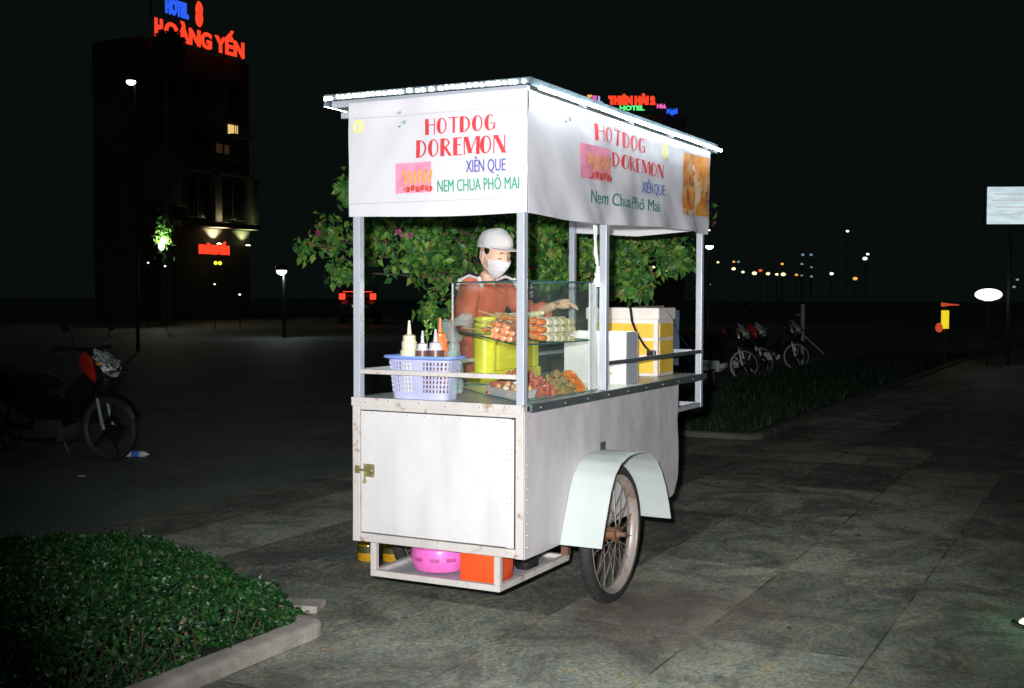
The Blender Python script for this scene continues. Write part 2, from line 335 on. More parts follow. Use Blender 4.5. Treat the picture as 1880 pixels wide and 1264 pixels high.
# ------------------------------------------------------------------ ground, paths, kerbs
def ground_mat(name, kind):
    m, nt, b = new_mat(name); co = coords(nt)
    def noise_(s, d=6, r=0.6, dist=0.0, vec=co):
        n = N(nt, 'ShaderNodeTexNoise', i_Scale=s, i_Detail=d, i_Roughness=r, i_Distortion=dist); nt.links.new(vec, n.inputs['Vector']); return n.outputs[0]
    rot = N(nt, 'ShaderNodeMapping'); rot.inputs['Rotation'].default_value = (0, 0, R(-28)); rot.inputs['Scale'].default_value = (1.0, 2.6, 1)
    nt.links.new(co, rot.inputs[0])
    if kind == 'slab':
        br = N(nt, 'ShaderNodeTexBrick'); br.offset = 0.0; br.squash = 1.0
        mp = N(nt, 'ShaderNodeMapping'); mp.inputs['Location'].default_value = (-0.418, -0.789, 0); nt.links.new(co, mp.inputs[0]); nt.links.new(mp.outputs[0], br.inputs['Vector'])
        for k, v in (('Scale', 1.0), ('Mortar Size', 0.0055), ('Mortar Smooth', 0.3), ('Bias', 0.0), ('Brick Width', 1.42), ('Row Height', 0.71)): br.inputs[k].default_value = v
        br.inputs['Color1'].default_value = (0.12, 0.12, 0.12, 1); br.inputs['Color2'].default_value = (0.88, 0.88, 0.88, 1); br.inputs['Mortar'].default_value = (0.5, 0.5, 0.5, 1)
        tint = br.outputs['Color']
        base = mix(nt, ramp(nt, tint, [(0.25, 0.0), (0.75, 1.0)]), (0.12, 0.185, 0.19), (0.38, 0.45, 0.40))
        tan = ramp(nt, noise_(3.6, 10, 0.78, 1.4, rot.outputs[0]), [(0.47, 0.0), (0.63, 0.85)])
        base = mix(nt, tan, base, (0.52, 0.47, 0.29))
        blotch = ramp(nt, noise_(11, 8, 0.75, 2.5, rot.outputs[0]), [(0.49, 0.0), (0.60, 0.75)])
        base = mix(nt, blotch, base, (0.58, 0.48, 0.31))
        dark = ramp(nt, noise_(1.6, 9, 0.75, 1.0), [(0.44, 0.0), (0.60, 0.80)])
        base = mix(nt, dark, base, (0.11, 0.125, 0.11))
        speck = ramp(nt, noise_(60, 3, 0.6), [(0.35, 0.55), (0.7, 1.25)])
        base = mix(nt, 1.0, base, speck, 'MULTIPLY')
        jn = mix(nt, ramp(nt, noise_(4, 3), [(0.4, 0.0), (0.6, 1.0)]), (0.03, 0.03, 0.025), (0.40, 0.34, 0.19))
        jm = N(nt, 'ShaderNodeMath', operation='MULTIPLY'); nt.links.new(br.outputs['Fac'], jm.inputs[0]); nt.links.new(ramp(nt, noise_(0.9, 5, 0.6), [(0.35, 0.3), (0.55, 1.0)]), jm.inputs[1])
        base = mix(nt, jm.outputs[0], base, jn)

        base = mix(nt, 1.0, base, ramp(nt, tint, [(0.25, 0.80), (0.75, 1.12)]), 'MULTIPLY')
        # brown grease stain beside the wheel
        vd = N(nt, 'ShaderNodeVectorMath', operation='DISTANCE'); vd.inputs[1].default_value = (0.75, -0.35, 0)
        mp2 = N(nt, 'ShaderNodeMapping'); mp2.inputs['Scale'].default_value = (0.75, 1, 0); mp2.inputs['Location'].default_value = (0.19, 0, 0); nt.links.new(co, mp2.inputs[0]); nt.links.new(mp2.outputs[0], vd.inputs[0])
        ma = N(nt, 'ShaderNodeMath', operation='ADD'); nt.links.new(vd.outputs['Value'], ma.inputs[0]); ms = N(nt, 'ShaderNodeMath', operation='MULTIPLY'); nt.links.new(noise_(3, 5), ms.inputs[0]); ms.inputs[1].default_value = 0.5
        nt.links.new(ms.outputs[0], ma.inputs[1])
        base = mix(nt, ramp(nt, ma.outputs[0], [(0.35, 0.75), (1.25, 0.0)]), base, (0.11, 0.065, 0.055))
        b.inputs['Roughness'].default_value = 0.62
    else:
        base = mix(nt, ramp(nt, noise_(1.2, 6), [(0.4, 0.0), (0.7, 1.0)]), (0.13, 0.165, 0.15), (0.19, 0.225, 0.20))
        base = mix(nt, ramp(nt, noise_(0.5, 5, 0.6, 0.6), [(0.55, 0.0), (0.68, 0.6)]), base, (0.03, 0.032, 0.028))
        base = mix(nt, 1.0, base, ramp(nt, noise_(80, 2), [(0.3, 0.6), (0.7, 1.3)]), 'MULTIPLY')
        b.inputs['Roughness'].default_value = 0.7
    nt.links.new(base, b.inputs['Base Color'])
    bp = N(nt, 'ShaderNodeBump', i_Strength=0.5, i_Distance=0.008); nt.links.new(noise_(38, 8, 0.7), bp.inputs['Height'])
    if kind == 'slab':
        b2_ = N(nt, 'ShaderNodeBump', i_Strength=0.5, i_Distance=0.006); b2_.invert = True; nt.links.new(br.outputs['Fac'], b2_.inputs['Height']); nt.links.new(bp.outputs[0], b2_.inputs['Normal']); nt.links.new(b2_.outputs[0], b.inputs['Normal'])
    else: nt.links.new(bp.outputs[0], b.inputs['Normal'])
    return m
M_slab = ground_mat('stained_stone_slabs', 'slab'); M_asph = ground_mat('asphalt', 'asphalt')
def sheet(name, x0, y0, x1, y1, z, m):
    return struct(MB().add([(x0,y0,z),(x1,y0,z),(x1,y1,z),(x0,y1,z)], [(0,1,2,3)]).build(name, m))
sheet('ground', -200, -200, 300, 300, G-0.010, M_asph)
sheet('pavement', -30, -14, 60, 3.5, G, M_slab)

def kerb(pts, name, wd=0.10, h=0.065):
    """kerb run: mitred strip with a rounded outer arris; planter side on the left of travel"""
    mb = MB(); prof = [(0, 0), (0.0, h*0.72), (0.012, h*0.92), (0.035, h), (wd, h), (wd, 0)]
    n = len(pts); rings = []
    for i, p in enumerate(pts):
        p = Vector((p[0], p[1], 0)); d0 = (p-Vector((*pts[i-1], 0))).normalized() if i else None
        d1 = (Vector((*pts[i+1], 0))-p).normalized() if i < n-1 else None
        d0 = d0 or d1; d1 = d1 or d0; d = (d0+d1).normalized(); nn = Vector((-d.y, d.x, 0)); k = 1/max(0.3, nn.dot(Vector((-d0.y, d0.x, 0))))
        rings.append([p+nn*a*k+Vector((0, 0, G+z-0.002)) for a, z in prof])
    q = len(prof); fs = []
    for i in range(n-1):
        for k in range(q): fs.append((i*q+k, i*q+(k+1) % q, (i+1)*q+(k+1) % q, (i+1)*q+k))
    fs += [tuple(range(q)), tuple((n-1)*q+k for k in range(q-1, -1, -1))]
    mb.add([v for r in rings for v in r], fs)
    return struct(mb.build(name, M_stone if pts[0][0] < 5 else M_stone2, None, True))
def arc(cx, cy, r, a0, a1, n=6): return [(cx+r*math.cos(R(a0+(a1-a0)*i/n)), cy+r*math.sin(R(a0+(a1-a0)*i/n))) for i in range(n+1)]
KX, KY = -0.255, 0.795              # corner of the planter
x = -7.5; segs = []
while x < -1.5: segs.append([(x, KY), (x+0.99, KY)]); x += 1.0
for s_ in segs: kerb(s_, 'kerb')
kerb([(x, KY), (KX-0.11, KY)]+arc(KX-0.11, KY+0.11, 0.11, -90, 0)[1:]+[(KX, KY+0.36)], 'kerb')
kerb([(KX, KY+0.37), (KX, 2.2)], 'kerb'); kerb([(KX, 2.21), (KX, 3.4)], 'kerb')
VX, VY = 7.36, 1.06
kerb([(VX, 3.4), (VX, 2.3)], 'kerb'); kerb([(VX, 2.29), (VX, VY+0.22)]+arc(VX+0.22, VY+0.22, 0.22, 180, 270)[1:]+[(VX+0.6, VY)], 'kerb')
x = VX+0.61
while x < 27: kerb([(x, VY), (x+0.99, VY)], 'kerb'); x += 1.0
struct(MB().prism([(-7.5, KY+.095), (KX-.10, KY+.095), (KX-.095, 3.3), (-7.5, 3.3)], G, G+0.055).build('planter_soil', M_soil))
struct(MB().prism([(VX+.095, VY+.2), (VX+.2, VY+.095), (27, VY+.095), (27, 3.4), (VX+.095, 3.4)], G, G+0.06).build('verge_soil', M_soil))

# ------------------------------------------------------------------ foliage
def leaf_cards(mb, pts, size, rnd, droop=0.0, fold=0.35, aspect=0.62):
    """every leaf: a folded pointed blade of four triangles"""
    for p, nrm in pts:
        s = size*rnd.uniform(0.6, 1.35)
        d = Vector((rnd.gauss(0, 1), rnd.gauss(0, 1), rnd.gauss(0, 1)-droop)).normalized()
        n = (nrm+Vector((rnd.gauss(0, .55), rnd.gauss(0, .55), rnd.gauss(0, .55)))).normalized()
        d = (d-n*d.dot(n)*0.7).normalized(); sd = d.cross(n)
        if sd.length < 1e-3: continue
        sd.normalize(); nn = sd.cross(d)
        w_ = s*aspect/2
        a = p; t = p+d*s+nn*(-s*0.12); l = p+d*s*0.42+sd*w_+nn*w_*fold; r = p+d*s*0.42-sd*w_+nn*w_*fold; c = p+d*s*0.45
        mb.add([a, l, t, r, c], [(0, 4, 1), (1, 4, 2), (2, 4, 3), (3, 4, 0)])
def hedge():
    rnd = random.Random(3)
    root = thing('hedge', 'low clipped green hedge filling the kerbed planter at the bottom left of the photo', 'hedge', (-1.6, 1.7, G))
    def h(x, y):
        e = min(1, max(0, (y-KY-0.11)/0.12))*min(1, max(0, (KX-0.03-x)/0.10))
        b = 0.17+0.12*min(1, max(0, (y-1.2)/0.3))+0.03*math.sin(3*x+1)*math.sin(4*y)*1.0
        b -= 0.17*min(1, max(0, (y-2.1)/0.7)); b += 0.05*noise.noise(Vector((x*5, y*5, 0)))
        return (0.05+b*1.0)*(0.35+0.65*e)
    pts = []
    for i in range(82000):
        x = KX-abs(rnd.random()**1.25)*3.1; y = rnd.uniform(KY+0.10, 3.05)
        if x < -2.2 and rnd.random() < 0.4: continue
        if x > KX-0.11 and y < KY+0.15: continue
        z = h(x, y); zz = z-abs(rnd.gauss(0, 0.022))+(rnd.random() < 0.06)*rnd.uniform(0, 0.035)
        hx = (h(x+.02, y)-h(x-.02, y))/.04; hy = (h(x, y+.02)-h(x, y-.02))/.04
        pts.append((Vector((x, y, G+max(0.02, zz))), Vector((-hx, -hy, 1)).normalized()))
    mb = MB(); leaf_cards(mb, pts, 0.026, rnd, 0, 0.4, 0.66)
    rel(root, mb, 'foliage', M_hleaf, 'leaf')
    tw = MB()
    for i in range(420):
        x = -0.5-rnd.random()*2.3; y = rnd.uniform(0.85, 2.7); z = h(x, y)
        p = Vector((x, y, G+0.01)); q = p+Vector((rnd.gauss(0, .05), rnd.gauss(0, .05), z))
        tw.tube([p, q], [0.004, 0.002], 4)
    tag(rel(root, tw, 'twigs', M_bark), kind='stuff')
hedge()
def tree():
    rnd = random.Random(11)
    root = thing('bougainvillea_tree', 'bougainvillea tree with green leaves and a few pink flowers, spreading behind the food cart', 'tree', (5.15, 2.15, G))
    lobes = [(3.4,3.27,2.17,.09),(3.39,3.47,1.79,.17),(3.4,3.05,1.78,.26),(3.41,2.57,1.77,.31),(3.35,2.44,1.52,.19),(3.32,2.25,1.29,.10),(3.15,2.37,1.22,.06),(3.84,2.38,1.61,.28),(3.9,1.83,1.82,.29),(3.82,1.75,1.56,.25),(4.35,1.62,1.7,.3),(4.49,1.35,1.79,.24),(4.4,1.26,1.44,.20),(4.76,1.03,1.67,.16),(4.96,.89,2.0,.07),(3.33,3.59,1.74,.09),(3.42,3.39,1.53,.07),(3.73,3.07,2.17,.27),(4.08,2.62,2.25,.36),(4.48,2.07,2.28,.36),(4.74,1.55,2.15,.28),(4.11,2.28,1.46,.22),(4.86,1.3,1.99,.25),
             (5.3,2.9,2.2,.5),(5.6,2.0,2.2,.5),(4.9,2.5,2.3,.4),(5.2,3.2,1.8,.4),(5.7,1.5,1.9,.35)]
    mb = MB(); fl_ = MB(); br = MB()
    trunk_top = Vector((5.0, 2.2, 1.15))
    br.tube([(5.15, 2.15, G-0.02), (5.12, 2.17, 0.3), (5.02, 2.22, 0.8), trunk_top], [0.11, 0.075, 0.06, 0.055], 10)
    for i, (cx, cy, cz, r) in enumerate(lobes):
        c = Vector((cx, cy, cz)); mid = (trunk_top+c)/2+Vector((0, 0, 0.15))
        br.tube([trunk_top, mid, c], [0.03, 0.016, 0.005], 6)
        ncl = int(20+(r/0.3)**2.2*72)
        if i >= 24: ncl = int(ncl*0.35)
        for k in range(ncl):
            d = Vector((rnd.gauss(0, 1), rnd.gauss(0, 1), rnd.gauss(0, 0.85))).normalized()
            rr = r*(rnd.random()**0.45)*rnd.uniform(0.8, 1.25)
            q = c+d*rr
            if noise.noise(q*3.2) < -0.22: continue
            if rnd.random() < 0.3: br.tube([c+d*rr*0.3, q], [0.006, 0.002], 4, False)
            n_ = rnd.randint(6, 12); pts = []
            for j in range(n_):
                pts.append((q+Vector((rnd.gauss(0, .035), rnd.gauss(0, .035), rnd.gauss(0, .035))), (d+Vector((-0.5, -0.3, 0.5))).normalized()))
            leaf_cards(mb, pts, 0.066, rnd, 0.9, 0.3, 0.60)
            if rnd.random() < 0.012: leaf_cards(fl_, [(q+Vector((-0.03, -0.02, 0))+Vector((rnd.gauss(0, .015), rnd.gauss(0, .015), rnd.gauss(0, .015))), d) for _ in range(6)], 0.050, rnd, 0, 0.3, 0.85)
    rel(root, mb, 'crown', M_leaf, 'leaf'); tag(rel(root, fl_, 'flowers', M_flower, 'leaf'), kind='stuff'); rel(root, br, 'trunk', M_bark, True)
tree()
def grass():
    rnd = random.Random(5); mb = MB()
    for i in range(30000):
        x = 7.5+rnd.random()**1.6*14; y = rnd.uniform(1.2, 3.35); hh = rnd.uniform(0.05, 0.15)*(1+0.5*noise.noise(Vector((x, y, 0))))
        a = rnd.uniform(0, 6.28); wv = 0.006+0.0012*(x-7); d = Vector((math.cos(a), math.sin(a), 0))*wv; l = Vector((rnd.gauss(0, .03), rnd.gauss(0, .03), hh))
        p = Vector((x, y, G+0.06)); mb.add([p-d, p+d, p+l], [(0, 1, 2)])
    tag(mb.build('grass', M_grass, None, 'leaf'), 'dark low grass in the kerbed verge to the right of the cart', 'grass', None, 'stuff')
grass()

# ------------------------------------------------------------------ lettering
def ring(cx, cy, rx, ry, tl, tr_, tt, a0=0, a1=360, n=28):
    """elliptical band; thickness tl on the left, tr_ on the right, tt at top and bottom"""
    vs = []; fs = []
    for i in range(n+1):
        a = R(a0+(a1-a0)*i/n); c, s = math.cos(a), math.sin(a)
        vs.append((cx+rx*c, cy+ry*s)); ix = cx+(rx-tr_)*c if c > 0 else cx+(rx-tl)*c; vs.append((ix, cy+(ry-tt)*s))
    for i in range(n): fs.append((2*i, 2*i+2, 2*i+3, 2*i+1))
    return vs, fs
def ql(x0, y0, x1, y1, w): return [(x0-w/2, y0), (x0+w/2, y0), (x1+w/2, y1), (x1-w/2, y1)], [(0, 1, 2, 3)]
def rc(x0, y0, x1, y1): return [(x0, y0), (x1, y0), (x1, y1), (x0, y1)], [(0, 1, 2, 3)]
def deco(ch, w=0.62):
    T, t = 0.235, 0.065
    if ch == 'H': return [rc(0, 0, T, 1), rc(w-t, 0, w, 1), rc(T, .58, w-t, .58+t)], w
    if ch == 'O': return [ring(w/2, .5, w/2, .5, T, t+.02, t)], w
    if ch == 'T': return [rc(w*.42, 0, w*.42+T*.6, 1-t), rc(0, 1-t, w*.95, 1)], w*.95
    if ch == 'D': return [rc(0, 0, T, 1), ring(T*.8, .5, w-T*.8, .5, 0, t+.05, t, -90, 90)], w
    if ch == 'G': return [ring(w/2, .5, w/2, .5, T, t, t, 50, 340), rc(w*.55, .42, w, .42+t), rc(w-t-.02, .1, w, .42)], w
    if ch == 'R': return [rc(0, 0, T, 1), ring(T*.8, .74, w*.85-T*.8, .26, 0, t+.04, t, -90, 90), ql(w*.92, 0, w*.42, .5, T*.75)], w
    if ch == 'E': return [rc(0, 0, T, 1), rc(T, 1-t, w*.8, 1), rc(T, .56, w*.7, .56+t), rc(T, 0, w*.8, t)], w*.8
    if ch == 'M': return [rc(0, 0, t, 1), ql(T*.55, 1, w*.6, .08, T), ql(w*.6, .08, w*1.15, 1, t), rc(w*1.15-t*.2, 0, w*1.15+T*.8, 1)], w*1.3
    if ch == 'N': return [rc(0, 0, t, 1), ql(T*.5, 1, w-T*.2, 0, T), rc(w-t, 0, w, 1)], w
    return [], 0.35
def deco_text(word):
    vs = []; fs = []; x = 0
    for ch in word:
        prs, wd = deco(ch)
        for v, f in prs:
            o = len(vs); vs += [(x+a, b) for a, b in v]; fs += [tuple(i+o for i in q) for q in f]
        x += wd+0.10
    W_ = x-0.10
    return [(a/W_, b) for a, b in vs], fs
def font_text(txt, bold=0.0):
    bold = 0.0
    cu = bpy.data.curves.new('t', 'FONT'); cu.body = txt; cu.size = 1; cu.offset = bold; cu.resolution_u = 3
    o = bpy.data.objects.new('t', cu); COL.objects.link(o)
    dg = bpy.context.evaluated_depsgraph_get(); me = bpy.data.meshes.new_from_object(o.evaluated_get(dg))
    vs = [(v.co.x, v.co.y) for v in me.vertices]; fs = [tuple(p.vertices) for p in me.polygons]
    bpy.data.objects.remove(o); bpy.data.curves.remove(cu); bpy.data.meshes.remove(me)
    x0, x1 = min(v[0] for v in vs), max(v[0] for v in vs)
    return [((a-x0)/(x1-x0), b/0.73) for a, b in vs], fs
def place_print(vf, fn, a0, a1, zb, zt, name, m, parent, org, slant=0.0, off=0.0025):
    """fn(a, z, off) maps banner coordinates to world"""
    vs, fs = vf
    bm = bmesh.new(); bv = [bm.verts.new((a0+(a1-a0)*x, 0, zb+(zt-zb)*y+slant*x)) for x, y in vs]
    for f in fs:
        try: bm.faces.new([bv[i] for i in f])
        except Exception: pass
    bmesh.ops.triangulate(bm, faces=bm.faces[:])
    for _ in range(3):
        lng = [e for e in bm.edges if e.calc_length() > 0.03]
        if lng: bmesh.ops.subdivide_edges(bm, edges=lng, cuts=1)
    bmesh.ops.triangulate(bm, faces=bm.faces[:])
    for v in bm.verts: v.co = Vector(fn(v.co.x, v.co.z, off))-Vector(org)
    me = bpy.data.meshes.new(name); bm.to_mesh(me); bm.free(); me.materials.append(m)
    o = bpy.data.objects.new(name, me); COL.objects.link(o); o.parent = parent; return o
def grid_sheet(fn, a0, a1, zb, zt, na, nz, th=0.0015):
    """cloth sheet with two sides; zb, zt may be functions of a"""
    mb = MB(); vs = []; fs = []
    for side in (0, 1):
        for i in range(na+1):
            a = a0+(a1-a0)*i/na; b_, t_ = (zb(a) if callable(zb) else zb), (zt(a) if callable(zt) else zt)
            for j in range(nz+1): vs.append(fn(a, b_+(t_-b_)*j/nz, -th*side))
    q = (na+1)*(nz+1)
    for i in range(na):
        for j in range(nz):
            k = i*(nz+1)+j; fs.append((k, k+nz+1, k+nz+2, k+1)); fs.append((q+k, q+k+1, q+k+nz+2, q+k+nz+1))
    for i in range(na):
        for j in (0, nz): k = i*(nz+1)+j; fs.append((k, q+k, q+k+nz+1, k+nz+1))
    for j in range(nz):
        for i in (0, na): k = i*(nz+1)+j; fs.append((k, k+1, q+k+1, q+k))
    return mb.add(vs, fs)

# ------------------------------------------------------------------ the food cart
cart = thing('food_cart', 'white sheet metal street food cart with a lit canopy and printed banners', 'food cart', (0, 0, G))
L, LB, LM, W, ZB, ZC, ZR = 2.36, 1.90, 0.88, 0.86, 0.235, 0.88, 2.235
def C(mb, name, m, smooth=False, bevel=0, parent=None):
    o = mb.xf(Matrix.Translation((0, 0, -G))).build(name, m, parent or cart, smooth, bevel); return o
# long side sheet: slightly wavy, its far lower corner rounded
def side_sheet(y, sgn):
    mb = MB(); poly = []
    pts = [(0.0, ZC-0.022), (0.0, ZB)]
    nx, nz = 40, 10; vs = []; fs = []
    for s_ in (0, 1):
        for i in range(nx+1):
            x = 0.001+(LB+0.004)*i/nx
            zb = ZB
            if x > LB-0.09: zb = ZB+0.09-math.sqrt(max(0, 0.09**2-(x-LB+0.09)**2))*0.999
            for j in range(nz+1):
                z = zb+(ZC-0.022-zb)*j/nz
                d = 0.005*noise.noise(Vector((x*1.7, z*2.1, 3+y)))+(0.010*max(0, (x-1.55)/0.3)**2*math.sin(z*9+0.6) if x > 1.55 else 0)*0.5
                vs.append((x, y+sgn*(0.004+abs(d))*1.0-(0 if s_ == 0 else sgn*0.003), z))
    q = (nx+1)*(nz+1)
    for i in range(nx):
        for j in range(nz): k = i*(nz+1)+j; fs += [(k, k+nz+1, k+nz+2, k+1), (q+k, q+k+1, q+k+nz+2, q+k+nz+1)]
        for j in (0, nz): k = i*(nz+1)+j; fs.append((k, q+k, q+k+nz+1, k+nz+1))
    for j in range(nz):
        for i in (0, nx): k = i*(nz+1)+j; fs.append((k, k+1, q+k+1, q+k))
    return mb.add(vs, fs)
C(side_sheet(0.0, -1), 'side_panel', M_white, True); C(side_sheet(W, 1), 'side_panel', M_white, True)
C(MB().box((LB-0.01, 0.003, ZB+0.03), (LB-0.006, W-0.003, ZC-0.02)), 'end_panel', M_white)
C(MB().box((0.02, 0.006, ZB+0.005), (LB-0.02, W-0.006, ZB+0.009)), 'floor_panel', M_white)
# front frame and door
fr = MB(); fr.box((-0.004, 0.0, ZB), (0.036, 0.036, ZC-0.001)); C(fr, 'frame_post', M_frame, bevel=0.003)
fr = MB(); fr.box((-0.004, W-0.036, ZB), (0.036, W, ZC-0.001)); C(fr, 'frame_post', M_frame, bevel=0.003)
C(MB().box((-0.003, 0.037, ZC-0.048), (0.033, W-0.037, ZC-0.004)), 'frame_rail', M_frame, bevel=0.004)
C(MB().box((-0.006, 0.037, ZB+0.002), (0.033, W-0.037, ZB+0.040)), 'frame_rail', M_frame, bevel=0.004)
def door_mesh():
    mb = MB(); vs = []; fs = []; ny, nz = 20, 16; y0, y1, z0, z1 = 0.060, W-0.043, ZB+0.046, ZC-0.053
    for s_ in (0, 1):
        for i in range(ny+1):
            for j in range(nz+1):
                y = y0+(y1-y0)*i/ny; z = z0+(z1-z0)*j/nz
                e = min(i, ny-i, j, nz-j)
                d = 0.003*noise.noise(Vector((y*3, z*3, 9)))+(0.0025 if e > 0 else 0)
                vs.append((-0.002-d if s_ == 0 else 0.010, y, z))
    q = (ny+1)*(nz+1)
    for i in range(ny):
        for j in range(nz): k = i*(nz+1)+j; fs += [(k, k+nz+1, k+nz+2, k+1), (q+k, q+k+1, q+k+nz+2, q+k+nz+1)]
        for j in (0, nz): k = i*(nz+1)+j; fs.append((k, q+k, q+k+nz+1, k+nz+1))
    for j in range(nz):
        for i in (0, ny): k = i*(nz+1)+j; fs.append((k, k+1, q+k+1, q+k))
    return mb.add(vs, fs)
door = C(door_mesh(), 'door', M_door, True)
C(MB().box((0.012, 0.037, ZB+0.04), (0.016, W-0.037, ZC-0.05)), 'backing_panel', M_dark)
def onto(parent, mb, name, m, smooth=False, bevel=0):
    return mb.xf(Matrix.Translation((0, 0, -G))).build(name, m, parent, smooth, bevel)
lt = MB(); lt.box((-0.010, 0.742, 0.532), (-0.0055, 0.800, 0.590), 0.002)
lt.tube([(-0.014, 0.755, 0.562), (-0.014, 0.842, 0.562)], 0.0055, 8); lt.tube([(-0.014, 0.789, 0.560), (-0.018, 0.789, 0.520)], 0.0045, 6)
lt.ball((-0.016, 0.789, 0.512), 0.010, 8, 6); lt.box((-0.012, 0.822, 0.545), (-0.0045, 0.846, 0.580), 0.002)
for yy in (0.750, 0.792):
    for zz in (0.540, 0.582): lt.ball((-0.011, yy, zz), 0.004, 6, 4)
onto(door, lt, 'latch', M_brass)
hg = MB(); hg.box((-0.0115, 0.040, ZB+0.045), (-0.0065, 0.076, ZC-0.055), 0.0015); onto(door, hg, 'hinge_strip', M_door)
rv = MB()
for k in range(3):
    zc_ = 0.70-0.205*k
    for zz in (zc_, zc_-0.022, zc_-0.044):
        for yy in (0.047, 0.068): rv.ball((-0.013, yy, zz), 0.004, 6, 4)
for yy in [0.12+0.09*k for k in range(8)]: rv.ball((-0.0055, yy, ZC-0.062), 0.0035, 6, 4)
for zz in (0.745, 0.46, 0.37): rv.ball((-0.0055, 0.806, zz), 0.0035, 6, 4)
for yy in [0.10+0.13*k for k in range(6)]: rv.ball((-0.007, yy, ZB+0.052), 0.0035, 6, 4)
tag(onto(door, rv, 'rivets', M_rivet), kind='stuff')
rv = MB()
for k in range(12): rv.ball((0.018, -0.010, ZB+0.05+0.05*k), 0.004, 6, 4)
tag(C(rv, 'rivets', M_rivet), kind='stuff')
# counter and its dark edge angle
C(MB().box((-0.012, -0.004, ZC), (L+0.005, W+0.005, ZC+0.006)), 'counter', M_counter)
C(MB().box((-0.016, 0.004, ZC-0.030), (-0.0125, W, ZC+0.008)), 'counter_lip', M_frame, bevel=0.001)
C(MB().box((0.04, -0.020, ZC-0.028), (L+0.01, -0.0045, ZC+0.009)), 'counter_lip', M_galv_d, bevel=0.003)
rv = MB()
for yy in (0.08, 0.2, 0.37, 0.5, 0.66, 0.78): rv.ball((-0.018, yy, ZC-0.008+0.006*math.sin(yy*30)), 0.005, 6, 4)
for k in range(9): rv.ball((0.12+k*0.25, -0.022, ZC-0.01), 0.0045, 6, 4)
tag(C(rv, 'rivets', M_rivet), kind='stuff')
# uprights
s2 = 0.036
for (x, y, zb_) in ((0.0, 0.0, ZC+0.006), (0.0, W-s2, ZC+0.006), (L-s2, 0.0, 0.69), (L-s2, W-s2, 0.69), (LM, 0.0, ZC+0.009)):
    C(MB().box((x, y, zb_), (x+s2, y+s2, 2.17)), 'upright', M_galv, bevel=0.003)
# rails
C(MB().beam((0.006, 0.037, 1.004), (0.006, W-0.037, 1.004), 0.020), 'guard_rail', M_frame, bevel=0.002)
C(MB().beam((0.04, W-0.012, 1.004), (L-0.04, W-0.012, 1.004), 0.020), 'guard_rail', M_galv, bevel=0.002)
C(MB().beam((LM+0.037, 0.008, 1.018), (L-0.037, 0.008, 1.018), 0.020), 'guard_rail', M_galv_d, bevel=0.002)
C(MB().beam((L-0.018, 0.037, 1.018), (L-0.018, W-0.037, 1.018), 0.022), 'guard_rail', M_galv, bevel=0.002)
lw = MB(); lw.beam((LB+0.002, 0.014, 0.705), (L-0.037, 0.014, 0.705), 0.026); C(lw, 'outrigger', M_galv, bevel=0.002)
lw = MB(); lw.beam((LB+0.002, W-0.014, 0.705), (L-0.037, W-0.014, 0.705), 0.026); C(lw, 'outrigger', M_galv, bevel=0.002)
C(MB().beam((L-0.018, 0.037, 0.705), (L-0.018, W-0.037, 0.705), 0.026), 'outrigger', M_galv, bevel=0.002)
# hanging storage rack under the box
rk = MB(); rx0, rx1, ry0, ry1, rz = 0.012, 0.70, 0.125, 0.755, 0.098
for a, b_ in (((rx0, ry0), (rx0, ry1)), ((rx1, ry0), (rx1, ry1))): rk.beam((a[0], a[1]-0.014, rz), (b_[0], b_[1]+0.014, rz), 0.028)
for y in (ry0, ry1): rk.beam((rx0+0.014, y, rz), (rx1-0.014, y, rz), 0.028)
for x, y in ((rx0, ry0), (rx0, ry1)): rk.beam((x, y, rz+0.014), (x, y, ZB), 0.028)
rack = C(rk, 'storage_rack', M_frame, bevel=0.003)
for x, y in ((rx1, ry0), (rx1, ry1)): onto(rack, MB().beam((x, y, rz+0.014), (x, y, ZB), 0.034), 'bracket', M_rust)
onto(rack, MB().box((rx0+0.015, ry0+0.015, rz-0.010), (rx1-0.015, ry1-0.015, rz-0.004)), 'rack_floor', M_galv)
